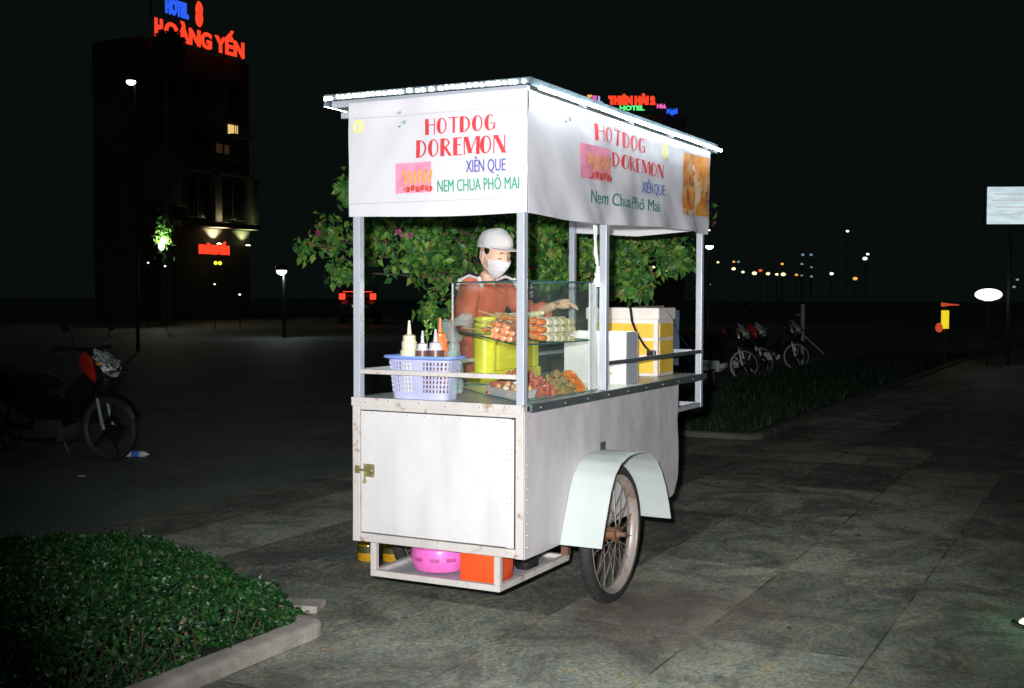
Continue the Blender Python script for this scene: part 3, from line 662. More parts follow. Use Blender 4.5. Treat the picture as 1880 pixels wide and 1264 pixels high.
# wheels and fenders
def wheel(yc, sg):
    U, Z, Rr = 0.77, G+0.33, 0.33
    root_m = Matrix.Translation((U, yc, Z)) @ Matrix.Rotation(R(90), 4, 'X')
    prof = []
    for k in range(13):
        a = 2*math.pi*k/12; prof.append((Rr-0.031+0.031*math.cos(a), 0.031*math.sin(a)))
    mb = MB(); mb.lathe([(r_, z_) for r_, z_ in prof], n=56)
    for k in range(60):   # shallow tread bars
        a0 = 2*math.pi*k/60
        p = Vector(((Rr-0.0015)*math.cos(a0), (Rr-0.0015)*math.sin(a0), -0.014)); q = Vector(((Rr-0.0015)*math.cos(a0+0.04), (Rr-0.0015)*math.sin(a0+0.04), 0.014)); mb.beam(p, q, 0.008, 0.0032, (p.x, p.y, 0))
    tyre = C(mb.xf(root_m), 'wheel', M_tyre, True)
    mb = MB(); mb.lathe([(Rr-0.058, -0.026), (Rr-0.050, -0.030), (Rr-0.072, -0.016), (Rr-0.078, 0), (Rr-0.072, 0.016), (Rr-0.050, 0.030), (Rr-0.058, 0.026), (Rr-0.066, 0.0), (Rr-0.058, -0.026)], n=56)
    onto(tyre, mb.xf(root_m), 'rim', M_rim, True)
    mb = MB()
    for k in range(28):
        a = 2*math.pi*k/28; s_ = 1 if k % 2 else -1; b_ = a+(0.42 if (k//2) % 2 else -0.42)
        mb.tube([(0.030*math.cos(b_), 0.030*math.sin(b_), 0.030*s_), ((Rr-0.074)*math.cos(a), (Rr-0.074)*math.sin(a), 0.006*s_)], 0.0024, 5, False)
    onto(tyre, mb.xf(root_m), 'spokes', M_spoke)
    mb = MB(); mb.lathe([(0.0, -0.060), (0.012, -0.060), (0.012, -0.048), (0.022, -0.046), (0.022, -0.034), (0.044, -0.032), (0.044, -0.026), (0.030, -0.022), (0.030, 0.022), (0.044, 0.026), (0.044, 0.032), (0.022, 0.034), (0.012, 0.048), (0.012, 0.075), (0.0, 0.075)], n=20)
    onto(tyre, mb.xf(root_m), 'hub', M_rust, True)
wheel(-0.079, -1); wheel(W+0.079, 1)
C(MB().tube([(0.77, -0.12, G+0.33), (0.77, W+0.12, G+0.33)], 0.011, 8), 'axle', M_rust)
def fender(y0, y1):
    path = [(0.352, 0.236), (0.392, 0.335), (0.455, 0.47), (0.50, 0.535), (0.57, 0.583), (0.66, 0.606), (0.76, 0.612), (0.86, 0.606), (0.95, 0.585), (1.03, 0.545), (1.10, 0.485), (1.16, 0.405), (1.21, 0.31), (1.243, 0.225)]
    P = []
    for i in range(len(path)-1):
        for k in range(3):
            t = k/3; P.append((path[i][0]*(1-t)+path[i+1][0]*t, path[i][1]*(1-t)+path[i+1][1]*t))
    P.append(path[-1]); mb = MB(); vs = []; fs = []; ny = 6
    for s_ in (0, 1):
        for i, (x, z) in enumerate(P):
            a = P[max(0, i-1)]; c = P[min(len(P)-1, i+1)]; d = Vector((c[0]-a[0], c[1]-a[1])).normalized(); nx, nz = d.y, -d.x
            for j in range(ny+1):
                t = j/ny; e = 0.004*noise.noise(Vector((x*4, t*2, 5))); k = (0.0025 if s_ else 0)+e
                vs.append((x+nx*k, y0+(y1-y0)*t, z+nz*k))
    q = len(P)*(ny+1)
    for i in range(len(P)-1):
        for j in range(ny): k = i*(ny+1)+j; fs += [(k, k+ny+1, k+ny+2, k+1), (q+k, q+k+1, q+k+ny+2, q+k+ny+1)]
        for j in (0, ny): k = i*(ny+1)+j; fs.append((k, q+k, q+k+ny+1, k+ny+1))
    for j in range(ny):
        for i in (0, len(P)-1): k = i*(ny+1)+j; fs.append((k, k+1, q+k+1, q+k))
    f = C(mb.add(vs, fs), 'fender', M_fender, True)
    bd = MB(); bd.tube([(x, y1, z) for x, z in P], 0.0035, 6); onto(f, bd, 'edge_bead', M_fender)
    sg = -1 if y1 < y0 else 1
    onto(f, MB().box((0.80, min(y0, y0+sg*0.004), 0.60), (0.86, max(y0, y0+sg*0.004), 0.645)), 'bracket', M_galv_d)
fender(-0.006, -0.205); fender(W+0.006, W+0.205)
# canopy
canopy = C(MB().box((-0.05, -0.05, ZR-0.012), (L+0.06, 0.975, ZR)), 'canopy', M_roof)
onto(canopy, MB().box((-0.056, -0.056, ZR-0.022), (-0.0505, 0.975, ZR+0.003)), 'fascia', M_roof)
onto(canopy, MB().box((-0.05, -0.056, ZR-0.030), (L+0.06, -0.0505, ZR+0.003)), 'fascia', M_roof)
onto(canopy, MB().box((-0.05, 0.9755, ZR-0.045), (L+0.06, 0.981, ZR+0.003)), 'fascia', M_roof)
onto(canopy, MB().box((L+0.0605, -0.056, ZR-0.045), (L+0.066, 0.981, ZR+0.003)), 'fascia', M_roof)
for i in range(5):
    x = 0.004+i*0.585; onto(canopy, MB().beam((x, -0.015, ZR-0.034), (x, 0.966, ZR-0.034), 0.026, 0.030), 'rafter', M_galv)
for x in (0.002, L-0.018): onto(canopy, MB().beam((x, -0.005, ZR-0.085), (x, 0.915, ZR-0.085), 0.026, 0.028), 'cross_beam', M_galv)
for y in (-0.004, W-0.016): onto(canopy, MB().beam((0.0, y, ZR-0.062), (L, y, ZR-0.062), 0.016, 0.016), 'purlin', M_galv)
# light modules on the fascias: front row of dots, side row of short tubes
rl = random.Random(4)
strip = MB(); y = -0.03
while y < 0.972:
    wd = rl.choice([0.009, 0.012, 0.015]); z = ZR-0.012+rl.uniform(-0.002, 0.002)-0.004*(y > 0.9)
    strip.box((-0.068, y, z-0.008), (-0.0565, min(y+wd, 0.975), z+0.008), 0.003); y += wd+rl.choice([0.011, 0.014, 0.018, 0.030])
tag(onto(canopy, strip, 'light_strip', M_led), kind='stuff')
def tubes(y0, sg):
    mb = MB(); x = -0.03
    while x < L+0.05:
        ln = rl.choice([0.05, 0.11, 0.16, 0.20]) if x < 1.0 else 0.27
        x2 = min(x+ln, L+0.055); z = ZR-0.036+rl.uniform(-0.003, 0.003)
        mb.tube([(x, y0, z), (x+0.006, y0, z), ((x+x2)/2, y0, z), (x2-0.006, y0, z), (x2, y0, z)], [0.004, 0.0085, 0.0085, 0.0085, 0.004], 8); x = x2+rl.choice([0.006, 0.02, 0.035] if x < 1.0 else [0.008])
    return mb
tag(onto(canopy, tubes(-0.082, -1), 'light_strip', M_led2), kind='stuff'); tag(onto(canopy, tubes(0.991, 1), 'light_strip', M_led2), kind='stuff')
onto(canopy, MB().tube([(0.0, -0.062, ZR-0.053), (1.2, -0.062, ZR-0.054), (L+0.05, -0.062, ZR-0.053)], 0.003, 6), 'wire', M_black)
# banners
def f_front(a, z, off=0.0):          # a is the distance from the near corner along the front, printed side faces -x
    d = 0.010*noise.noise(Vector((a*2.4, z*2.2, 1)))+0.006*noise.noise(Vector((a*6, z*5, 4)))+0.004*noise.noise(Vector((a*9+z*6, z*3-a*2, 14)))+0.010*max(0, (1.76-z)/0.07)*0.6*noise.noise(Vector((a*3, 0, 7)))
    return (-0.020-off+d, a, z)
def f_side(a, z, off=0.0):
    lo = max(0, min(1, (1.90-z)/0.2))
    d = 0.010*noise.noise(Vector((a*1.5, z*1.8, 2)))+0.010*noise.noise(Vector((a*5, z*4, 8)))+0.006*noise.noise(Vector((a*9+z*8, z*3, 18)))+0.016*lo*math.sin(a*13+z*6+2*noise.noise(Vector((a*2, z, 3))))*(0.3+0.7*min(1, a/1.2))
    return (a, -0.026-off+d, z)
def f_end(a, z, off=0.0):
    return (L+0.012+off+0.006*noise.noise(Vector((a*3, z*3, 2))), a, z)
bf = C(grid_sheet(f_front, -0.022, W+0.008, lambda a: 1.690-0.006*math.sin(a*5), 2.200, 60, 34), 'banner', M_cloth, True)
bs = C(grid_sheet(f_side, -0.018, L+0.006, lambda a: 1.688+0.018*(a/L)-0.012*math.sin(3.14*a/L*2), 2.196, 150, 40), 'banner', M_cloth, True)
be = C(grid_sheet(f_end, -0.01, W, lambda a: 1.705+0.03*abs(a/W-0.5)*2, 2.180, 30, 16), 'banner', M_cloth, True)
org = (0, 0, G)
fl_front = lambda a, z, o: f_front(a, z, o)
def seam(fn, a0, a1, z, parent):
    vs = []; 
    place_print(([(k/60, 0) for k in range(61)]+[(k/60, 1) for k in range(61)], [(k, k+1, k+62, k+61) for k in range(60)]), fn, a0, a1, z-0.0012, z+0.0012, 'hem_seam', M_galv, parent, org, 0, 0.001)
seam(f_front, -0.02, W+0.006, 1.752, bf); seam(f_front, -0.02, W-0.02, 2.128, bf)
TXT = 0.0024
place_print(deco_text('HOTDOG'), f_front, 0.470, 0.126, 2.036, 2.104, 'lettering', M_red, bf, org, 0.0, TXT)
place_print(deco_text('DOREMON'), f_front, 0.517, 0.078, 1.940, 2.016, 'lettering', M_red, bf, org, 0.0, TXT)
place_print(font_text('XIÊN QUE', 0.003), f_front, 0.265, 0.076, 1.866, 1.920, 'lettering', M_blueprint, bf, org, 0, TXT)
place_print(font_text('XIÊN QUE', 0.003), f_front, 0.2628, 0.0738, 1.866, 1.920, 'lettering', M_blueprint, bf, org, 0, TXT+0.0004)
place_print(font_text('NEM CHUA PHÔ MAI', 0.003), f_front, 0.407, 0.014, 1.789, 1.842, 'lettering', M_green, bf, org, 0, TXT)
place_print(font_text('NEM CHUA PHÔ MAI', 0.003), f_front, 0.4048, 0.0118, 1.789, 1.842, 'lettering', M_green, bf, org, 0, TXT+0.0004)
place_print(rc(0, 0, 1, 1), f_front, 0.624, 0.437, 1.790, 1.921, 'food_picture', M_pink, bf, org, 0, TXT)
def skew_print(a0, a1, z0, z1, n=6):
    vs = []; fs = []
    for k in range(n):
        x = 0.30+0.64*k/(n-1); lean = (x-0.62)*0.25
        for q in range(5):
            v, f = ring(x+lean*q*0.2, 0.36+0.085*q, 0.052-0.004*abs(q-2), 0.050, 0.05, 0.05, 0.048, 0, 360, 10); o = len(vs); vs += v; fs += [tuple(i+o for i in w_) for w_ in f]
        v, f = ql(x, 0.05, x, 0.32, 0.022); o = len(vs); vs += v; fs += [tuple(i+o for i in w_) for w_ in f]
    return vs, fs
def dip_print():
    vs = []; fs = []
    for k in range(5):
        v, f = ring(0.34+0.15*k, 0.12+0.04*(k % 2), 0.10, 0.10, 0.09, 0.09, 0.095, 0, 360, 14); o = len(vs); vs += v; fs += [tuple(i+o for i in w_) for w_ in f]
    return vs, fs
M_dip = plain('print_sauce_red', (0.55, 0.06, 0.10), 0.5, 0, 0.3, 40)
place_print(dip_print(), f_front, 0.624, 0.437, 1.790, 1.921, 'food_print', M_dip, bf, org, 0, TXT+0.001)
place_print(skew_print(0, 0, 0, 0), f_front, 0.624, 0.437, 1.790, 1.921, 'food_print', M_gold, bf, org, 0, TXT*2)
def note():
    vs = []; fs = []
    for v, f in (ring(0.15, 0.15, 0.16, 0.14, 0.15, 0.15, 0.13), ring(0.78, 0.62, 0.16, 0.14, 0.15, 0.15, 0.13), ql(0.28, 0.15, 0.42, 0.85, 0.05), ql(0.90, 0.62, 0.96, 1.1, 0.05), ([(0.40, 0.75), (0.98, 0.98), (0.98, 1.12), (0.40, 0.90)], [(0, 1, 2, 3)])):
        o = len(vs); vs += v; fs += [tuple(i+o for i in q) for q in f]
    return vs, fs
place_print(note(), f_front, 0.612, 0.570, 2.078, 2.104, 'music_note', M_green, bf, org, 0, TXT)
place_print(ring(0.5, 0.5, 0.5, 0.5, 0.3, 0.42, 0.2, 0, 360), f_front, 0.842, 0.785, 2.060, 2.125, 'moon', M_moon, bf, org, 0, TXT)
place_print(deco_text('HOTDOG'), f_side, 0.66, 1.335, 2.067, 2.143, 'lettering', M_red, bs, org, 0.004, TXT)
place_print(deco_text('DOREMON'), f_side, 0.888, 1.60, 1.966, 2.036, 'lettering', M_red, bs, org, 0.003, TXT)
place_print(font_text('XIÊN QUE', 0.004), f_side, 1.272, 1.610, 1.872, 1.930, 'lettering', M_blueprint2, bs, org, 0.008, TXT)
place_print(font_text('XIÊN QUE', 0.004), f_side, 1.2755, 1.6135, 1.872, 1.930, 'lettering', M_blueprint2, bs, org, 0.008, TXT+0.0004)
place_print(font_text('Nem Chua Phô Mai', 0.006), f_side, 0.613, 1.515, 1.775, 1.838, 'lettering', M_green2, bs, org, 0.012, TXT)
place_print(font_text('Nem Chua Phô Mai', 0.006), f_side, 0.6165, 1.5185, 1.775, 1.838, 'lettering', M_green2, bs, org, 0.012, TXT+0.0004)
place_print(rc(0, 0, 1, 1), f_side, 0.494, 0.856, 1.878, 2.035, 'food_picture', M_pink, bs, org, 0.008, TXT)
place_print(skew_print(0, 0, 0, 0), f_side, 0.494, 0.856, 1.878, 2.035, 'food_print', M_gold, bs, org, 0.008, TXT*2)
place_print(dip_print(), f_side, 0.494, 0.856, 1.878, 2.035, 'food_print', M_dip, bs, org, 0.008, TXT+0.001)
place_print(note(), f_side, 0.335, 0.400, 2.105, 2.130, 'music_note', M_green2, bs, org, 0, TXT)
place_print(ring(0.5, 0.5, 0.5, 0.5, 0.3, 0.42, 0.3, 0, 360), f_side, 1.57, 1.64, 2.070, 2.158, 'moon', M_moon, bs, org, 0, TXT)
place_print(rc(0, 0, 1, 1), f_side, 1.900, 2.350, 1.800, 2.140, 'picture_panel', M_pic, bs, org, 0.01, TXT)

# ------------------------------------------------------------------ glass display case on the counter
TOP = ZC+0.006
case = thing('display_case', 'glass display case of skewered snacks standing on the cart counter', 'display case', (0.5, 0.35, TOP))
fp = [(0.050, 0.042), (0.70, 0.75), (0.872, 0.75), (0.872, 0.042)]
zb_, zt_ = TOP+0.004, 1.405
def pane(a, b_, z0, z1, t=0.005):
    a, b_ = Vector((*a, 0)), Vector((*b_, 0)); d = (b_-a).normalized(); n = Vector((-d.y, d.x, 0))*t
    p = [a, b_, b_+n, a+n]; return MB().prism([(q.x, q.y) for q in p], z0, z1)
for i in range(4):
    a, b_ = fp[i], fp[(i+1) % 4]
    rel(case, pane(a, b_, zb_, zt_), 'glass_pane', M_glass)
ed = MB()
for i in range(4):
    a, b_ = Vector((*fp[i], 0)), Vector((*fp[(i+1) % 4], 0))
    for z in (zb_+0.003, zt_+0.004): ed.beam(a+Vector((0, 0, z)), b_+Vector((0, 0, z)), 0.008, 0.006)
rel(case, ed, 'edge_strip', M_gedge)
ed = MB()
for q in fp[:2]: ed.beam((q[0], q[1], zb_+0.007), (q[0], q[1], zt_), 0.006)
rel(case, ed, 'corner_strip', M_trim)
def shelf_z(x, y): return 1.128+0.045*max(0, min(1, y/0.75))*(1 if x < 0.75 else 0.5)
sh = MB(); pl = [(0.066, 0.052), (0.695, 0.738), (0.862, 0.738), (0.862, 0.052)]
vs = [(x, y, shelf_z(x, y)+dz) for dz in (0, 0.006) for x, y in pl]
sh.add(vs, [(3, 2, 1, 0), (4, 5, 6, 7), (0, 1, 5, 4), (1, 2, 6, 5), (2, 3, 7, 6), (3, 0, 4, 7)])
shelf = rel(case, sh, 'shelf', M_glass)
ed = MB()
for i in range(4):
    p, q = pl[i], pl[(i+1) % 4]; ed.beam((p[0], p[1], shelf_z(*p)+0.003), (q[0], q[1], shelf_z(*q)+0.003), 0.007, 0.007)
rel(case, ed, 'shelf_edge', M_gedge)
rel(case, MB().box((0.795, 0.046, TOP+0.003), (0.868, 0.054, zt_)), 'frame_strip', M_trim, bevel=0.001)
rel(case, MB().box((0.10, 0.052, TOP+0.001), (0.86, 0.66, TOP+0.003)).box((0,0,0),(0,0,0)) if False else MB().prism([(0.12, 0.07), (0.69, 0.70), (0.85, 0.70), (0.85, 0.07)], TOP+0.0005, TOP+0.003), 'base_sheet', M_counter)
rg = random.Random(21); ORD_ = 'first second third fourth fifth sixth seventh eighth'.split()
# snacks on the upper shelf
G1 = 'fish cake skewers piled on the glass shelf'
k = 0
for row in range(3):
    for i in range(8 - row):
        base = Vector((0.36+0.044*i+rg.uniform(-.008, .008)+row*0.012, 0.105+0.058*i+0.012*row, 1.1))
        base.z = shelf_z(base.x, base.y)+0.023+0.034*row
        d = Vector((0.84, -0.20+rg.uniform(-.08, .08), 0.02)).normalized()
        if base.x+d.x*0.27 > 0.84: base.x = 0.84-d.x*0.27
        root = thing('fish_cake_skewer', 'fish cake skewer with orange end, %s from the front, %s layer' % (ORD_[i], ('bottom', 'second', 'third', 'top')[row]), 'skewer', base, 0, G1); root.scale = (rg.uniform(.88, 1.06), rg.uniform(.85, 1.12), rg.uniform(.85, 1.12)); root.rotation_euler = (rg.uniform(-.3, .3), rg.uniform(-.04, .04), rg.uniform(-.07, .07))
        MB().tube([d*0.00, d*0.004, d*0.018, d*0.036, d*0.050, d*0.055], [0.006, 0.013, 0.017, 0.017, 0.014, 0.006], 10).build('orange_piece', M_carrot, root, True)
        for q in range(4):
            s0 = 0.058+0.052*q; MB().tube([d*s0, d*(s0+.004), d*(s0+.024), d*(s0+.044), d*(s0+.050)], [0.008, 0.017, 0.019, 0.017, 0.008], 10).build('fish_cake', M_tofu if q < 2 else M_tofu2, root, True)
        MB().tube([d*-0.125+Vector((0, 0.012, 0.026)), d*0.0], 0.0026, 5).build('stick', M_bamboo, root)
for i in range(13):
    q = i % 5 if i < 10 else i-9
    x, y = 0.150+0.036*q+rg.uniform(-.005, .005), 0.125+0.044*q
    z = shelf_z(x, y)+0.021+0.025*(i//5); x += 0.02*(i//5)
    a = rg.uniform(-0.25, 0.25); d = Vector((0.78, a, 0)).normalized()*0.058
    o_ = MB().tube([-d, -d*0.88, Vector((0, 0, .004)), d*0.88, d], [0.004, 0.014, 0.0155, 0.014, 0.004], 10).build('sausage', M_sausage, None, True); o_.location = (x, y, z); o_.scale = (rg.uniform(.8, 1.15), rg.uniform(.85, 1.1), rg.uniform(.85, 1.1)); o_.rotation_euler = (0, rg.uniform(-.12, .12), rg.uniform(-.3, .3))
    tag(o_, 'glossy orange sausage on the shelf, %s from the front, %s row' % (ORD_[q], ('bottom', 'middle', 'top')[i//5]), 'sausage', 'sausages on the glass shelf')
# tray of fish balls and heaps of marinated meat on the bottom
tr = MB(); tp = [(0.135, 0.098), (0.40, 0.40), (0.53, 0.34), (0.30, 0.085)]
cx = sum(p[0] for p in tp)/4; cy = sum(p[1] for p in tp)/4
def sc(k): return [(cx+(x-cx)*k, cy+(y-cy)*k) for x, y in tp]
lv = [(0.90, TOP+0.006), (1.0, TOP+0.042), (1.05, TOP+0.044), (0.97, TOP+0.040), (0.88, TOP+0.010)]
vs = []; 
for kk, z in lv: vs += [(x, y, z) for x, y in sc(kk)]
fs = [(i*4+j, i*4+(j+1) % 4, i*4+4+(j+1) % 4, i*4+4+j) for i in range(4) for j in range(4)]+[(3, 2, 1, 0), (16, 17, 18, 19)]
tray = MB().add(vs, fs).build('food_tray', M_traysteel); tag(tray, 'white tray holding fish balls on the floor of the glass case', 'tray')
def in_quad(rnd, q, k=0.82):
    a, b_ = rnd.random(), rnd.random(); p = [Vector((*v, 0)) for v in q]; r_ = p[0].lerp(p[1], a).lerp(p[3].lerp(p[2], a), b_); c = Vector((cx, cy, 0)); return c+(r_-c)*k
for i in range(34):
    p = in_quad(rg, tp); z = TOP+0.026+(0.020 if i > 18 else 0)+0.02*(i > 26); r_ = rg.uniform(0.0125, 0.016)
    o_ = MB().ball((0, 0, 0), r_, 10, 7).build('fish_ball', M_ball if rg.random() < 0.6 else M_ball2, None, True); o_.location = (p.x, p.y, z)
    tag(o_, 'round fried fish ball in the white tray inside the glass case', 'fish ball', 'fish balls in the white tray')
def heap(name, label, m, c, rx, ry, h, n, sz, seed):
    rnd = random.Random(seed); mb = MB()
    for i in range(n):
        a = rnd.uniform(0, 6.28); q = rnd.random()**0.6; x, y = c[0]+rx*q*math.cos(a), c[1]+ry*q*math.sin(a); z = TOP+0.012+h*(1-q**1.6)*rnd.uniform(0.75, 1.05)
        M_ = Euler((rnd.uniform(0, 3), rnd.uniform(0, 3), rnd.uniform(0, 3))).to_matrix()
        mb.ball((x, y, z), (sz*rnd.uniform(1.2, 2.2), sz*rnd.uniform(.7, 1.1), sz*rnd.uniform(.4, .8)), 8, 5, M_)
    mb.lathe([(0.001, h*0.8), (0.5, h*0.7), (0.9, h*0.2), (1, 0.002)], (c[0], c[1], TOP+0.003), 16, None, rx, ry)
    tag(mb.build(name, m, None, True), label, 'meat', None, 'stuff')
heap('red_meat_heap', 'heap of dark red marinated meat pieces in the bottom of the glass case', M_meat, (0.50, 0.27), 0.15, 0.17, 0.105, 150, 0.011, 1)
heap('lemongrass_meat_heap', 'heap of olive brown lemongrass meat between the red and the orange heaps', M_meat2, (0.63, 0.15), 0.095, 0.10, 0.095, 90, 0.009, 2)
heap('orange_meat_heap', 'heap of bright orange marinated meat near the right end of the glass case', M_meat3, (0.735, 0.13), 0.075, 0.08, 0.095, 90, 0.008, 3)
heap('white_radish_heap', 'small pale heap of shredded vegetables at the right end of the case floor', M_ball2, (0.80, 0.22), 0.045, 0.08, 0.06, 50, 0.007, 4)

# ------------------------------------------------------------------ things on the counter
def basket(loc):
    x, y, z = loc; root = thing('plastic_basket', 'pale lilac perforated plastic basket with a blue rim, on the left of the counter', 'basket', loc)
    H = 0.185; n = 96
    def outline(t, k):       # rounded rectangle, long along y
        a = 0.078*k; b_ = 0.165*k; c, s = math.cos(t), math.sin(t); e = 0.45
        return (a*math.copysign(abs(c)**e, c), b_*math.copysign(abs(s)**e, s))
    # arc-length parametrisation
    def loop(k, m=n):
        P = [outline(2*math.pi*i/720, k) for i in range(720)]; Ls = [0]
        for i in range(720): q = P[(i+1) % 720]; Ls.append(Ls[-1]+math.dist(P[i], q))
        out = []; j = 0
        for i in range(m):
            tL = Ls[-1]*i/m
            while Ls[j+1] < tL: j += 1
            f_ = (tL-Ls[j])/(Ls[j+1]-Ls[j]+1e-9); p, q = P[j % 720], P[(j+1) % 720]; out.append((p[0]+(q[0]-p[0])*f_, p[1]+(q[1]-p[1])*f_))
        return out
    # wall built from solid cells leaving slots open: columns alternate rib / slot
    mb = MB(); lvls = [0, 0.030]; zz = 0.030
    for i in range(7): lvls += [zz+0.014, zz+0.020]; zz += 0.020
    lvls.append(H)
    K = lambda z_: 0.86+0.14*z_/H
    rings = [loop(K(z_)) for z_ in lvls]; ri = [[(p[0]*0.975, p[1]*0.985) for p in r_] for r_ in rings]
    for li in range(len(lvls)-1):
        slotrow = (li % 2 == 1) and li < 15
        for i in range(n):
            if slotrow and i % 2 == 0 and (i % 24) not in (0, 2, 22): continue
            j = (i+1) % n
            A = [(*rings[li][i], lvls[li]), (*rings[li][j], lvls[li]), (*rings[li+1][j], lvls[li+1]), (*rings[li+1][i], lvls[li+1])]
            B = [(*ri[li][i], lvls[li]), (*ri[li][j], lvls[li]), (*ri[li+1][j], lvls[li+1]), (*ri[li+1][i], lvls[li+1])]
            mb.add(A+B, [(0, 1, 2, 3), (7, 6, 5, 4), (0, 4, 5, 1), (3, 2, 6, 7), (0, 3, 7, 4), (1, 5, 6, 2)])
    b0 = loop(0.86); mb.prism(b0, 0.0, 0.004)
    mb.build('basket_wall', M_bask, root)
    rm = MB(); r0 = loop(1.0); r1 = loop(1.13); r2_ = loop(1.15); vs = [(*p, H) for p in r0]+[(*p, H+0.006) for p in r1]+[(*p, H-0.004) for p in r2_]+[(p[0]*.97, p[1]*.98, H-0.012) for p in r0]
    fs = [(a*n+i, a*n+(i+1) % n, ((a+1) % 4)*n+(i+1) % n, ((a+1) % 4)*n+i) for a in range(4) for i in range(n)]
    rm.add(vs, fs).build('rim', M_bask_rim, root, True)
    return root
BX, BY = 0.118, 0.555
basket((BX, BY, TOP))
def bottle(loc, m, label, hgt=0.235, r=0.034, fill=None, two=False):
    root = thing('squeeze_bottle', label, 'bottle', loc)
    k = hgt/0.235
    prof = [(0.0, 0), (r*.92, 0), (r, .006), (r, .120*k), (r*1.0, .138*k), (r*.80, .146*k), (r*.80, .168*k), (r*.66, .171*k), (r*.66, .186*k), (r*.28, .190*k), (r*.24, .196*k), (r*.12, hgt), (0, hgt)]
    MB().lathe(prof, n=20).build('body', m, root, True)
    if fill: MB().lathe([(r+.0006, .004), (r+.0006, fill)], n=20).build('contents', M_sauce, root, True)
    MB().lathe([(r*.84, .147*k), (r*.84, .167*k), (r*.70, .1725*k), (r*.70, .187*k), (r*.32, .192*k)], n=20).build('cap', m, root, True)
    return root
bottle((BX-0.012, BY+0.075, TOP+0.012), M_cream, 'cream squeeze bottle, tallest at the left of the basket', 0.335, 0.041)
bottle((BX-0.022, BY-0.001, TOP+0.010), M_clearpl, 'milky squeeze bottle with dark sauce in the middle of the basket', 0.292, 0.033, 0.205)
bottle((BX-0.028, BY-0.072, TOP+0.010), M_clearpl, 'clear squeeze bottle of dark sauce in front of the orange bottle', 0.300, 0.038, 0.208)
bottle((BX+0.040, BY-0.055, TOP+0.014), M_orangepl, 'orange squeeze bottle standing behind the sauce bottles', 0.345, 0.040)
# bag of cups, herbs, plastic cup
bag = MB(); rgb = random.Random(8)
def crumple(mb, c, rad, hgt, seed, lean=0.0):
    rnd = random.Random(seed); n, m_ = 22, 16; vs = []; fs = []
    for j in range(m_+1):
        t = j/m_
        for i in range(n):
            a = 2*math.pi*i/n; rr = rad*(1.0-0.25*t+0.10*math.sin(6*t))*(1+0.22*noise.noise(Vector((math.cos(a)*1.6, math.sin(a)*1.6, t*4+seed))))
            if t > 0.93: rr *= 0.55
            vs.append((c[0]+rr*math.cos(a)+lean*t*0.4, c[1]+rr*math.sin(a)+lean*t, c[2]+hgt*t+0.012*noise.noise(Vector((a, t*3, seed)))))
    for j in range(m_):
        for i in range(n): fs.append((j*n+i, j*n+(i+1) % n, (j+1)*n+(i+1) % n, (j+1)*n+i))
    return mb.add(vs, fs)
bagr = thing('plastic_bag', 'crumpled clear plastic bag standing up between the basket and the glass case', 'bag', (0.17, 0.455, TOP))
b1 = crumple(MB(), (0.20, 0.455, TOP+0.02), 0.042, 0.25, 1, 0.0); rel(bagr, b1, 'bag_body', M_film, True)
b1 = crumple(MB(), (0.21, 0.485, TOP+0.25), 0.055, 0.10, 2, 0.02); b1 = crumple(b1, (0.23, 0.44, TOP+0.32), 0.05, 0.06, 3, -0.05); rel(bagr, b1, 'bag_top', M_film, True)
cups = thing('cup_stack', 'stack of clear plastic cups rising from the right end of the basket', 'cups', (0.135, 0.425, TOP+0.02))
for q in range(9): MB().lathe([(0.024, 0.02*q), (0.030, 0.02*q+0.030), (0.0315, 0.02*q+0.031), (0.0295, 0.02*q+0.029), (0.0235, 0.02*q+0.002)], n=18).build('cup', M_film, cups, True)
herb = thing('herb_sprig', 'small green herb sprig sticking up between the sauce bottles', 'herb', (BX+0.03, BY+0.005, TOP+0.05))
hm = MB(); hm.tube([(0, 0, -0.04), (0.005, 0.004, 0.12), (0.0, 0.0, 0.29)], [0.003, 0.002, 0.001], 5)
hm.build('stem', M_leaf, herb); hm = MB(); leaf_cards(hm, [(Vector((rgb.gauss(0, .008), rgb.gauss(0, .012), rgb.uniform(0.20, 0.29))), Vector((-1, 0, .3))) for _ in range(40)], 0.016, rgb, -1.2, 0.3, 0.5); hm.build('leaves', M_leaf, herb, 'leaf')
cup = tag(MB().lathe([(0.030, 0), (0.036, 0.10), (0.042, 0.19), (0.046, 0.192), (0.046, 0.198), (0.0, 0.200)], (0, 0, 0), 20).build('plastic_tub', M_clearpl, None, True), 'milky plastic tub with a lid beside the glass case, behind the basket', 'tub'); cup.location = (0.42, 0.62, TOP)
# yellow carrier behind the case
yc = thing('yellow_carrier', 'bright yellow plastic carrier with cut out sides standing behind the glass case', 'carrier', (1.38, 0.80, TOP))
def ybox(a, b_): rel(yc, MB().box(a, b_), 'wall', M_yellow, bevel=0.006)
ybox((1.02, 0.765, TOP), (1.74, 0.85, TOP+0.055))
rel(yc, MB().tube([(1.125, 0.80, TOP+0.05), (1.125, 0.80, TOP+0.30), (1.125, 0.80, TOP+0.345), (1.125, 0.80, TOP+0.35)], [0.058, 0.062, 0.060, 0.02], 20), 'post', M_yellow, True)
ybox((1.235, 0.775, TOP+0.056), (1.50, 0.845, TOP+0.275)); ybox((1.67, 0.775, TOP+0.056), (1.73, 0.845, TOP+0.20))
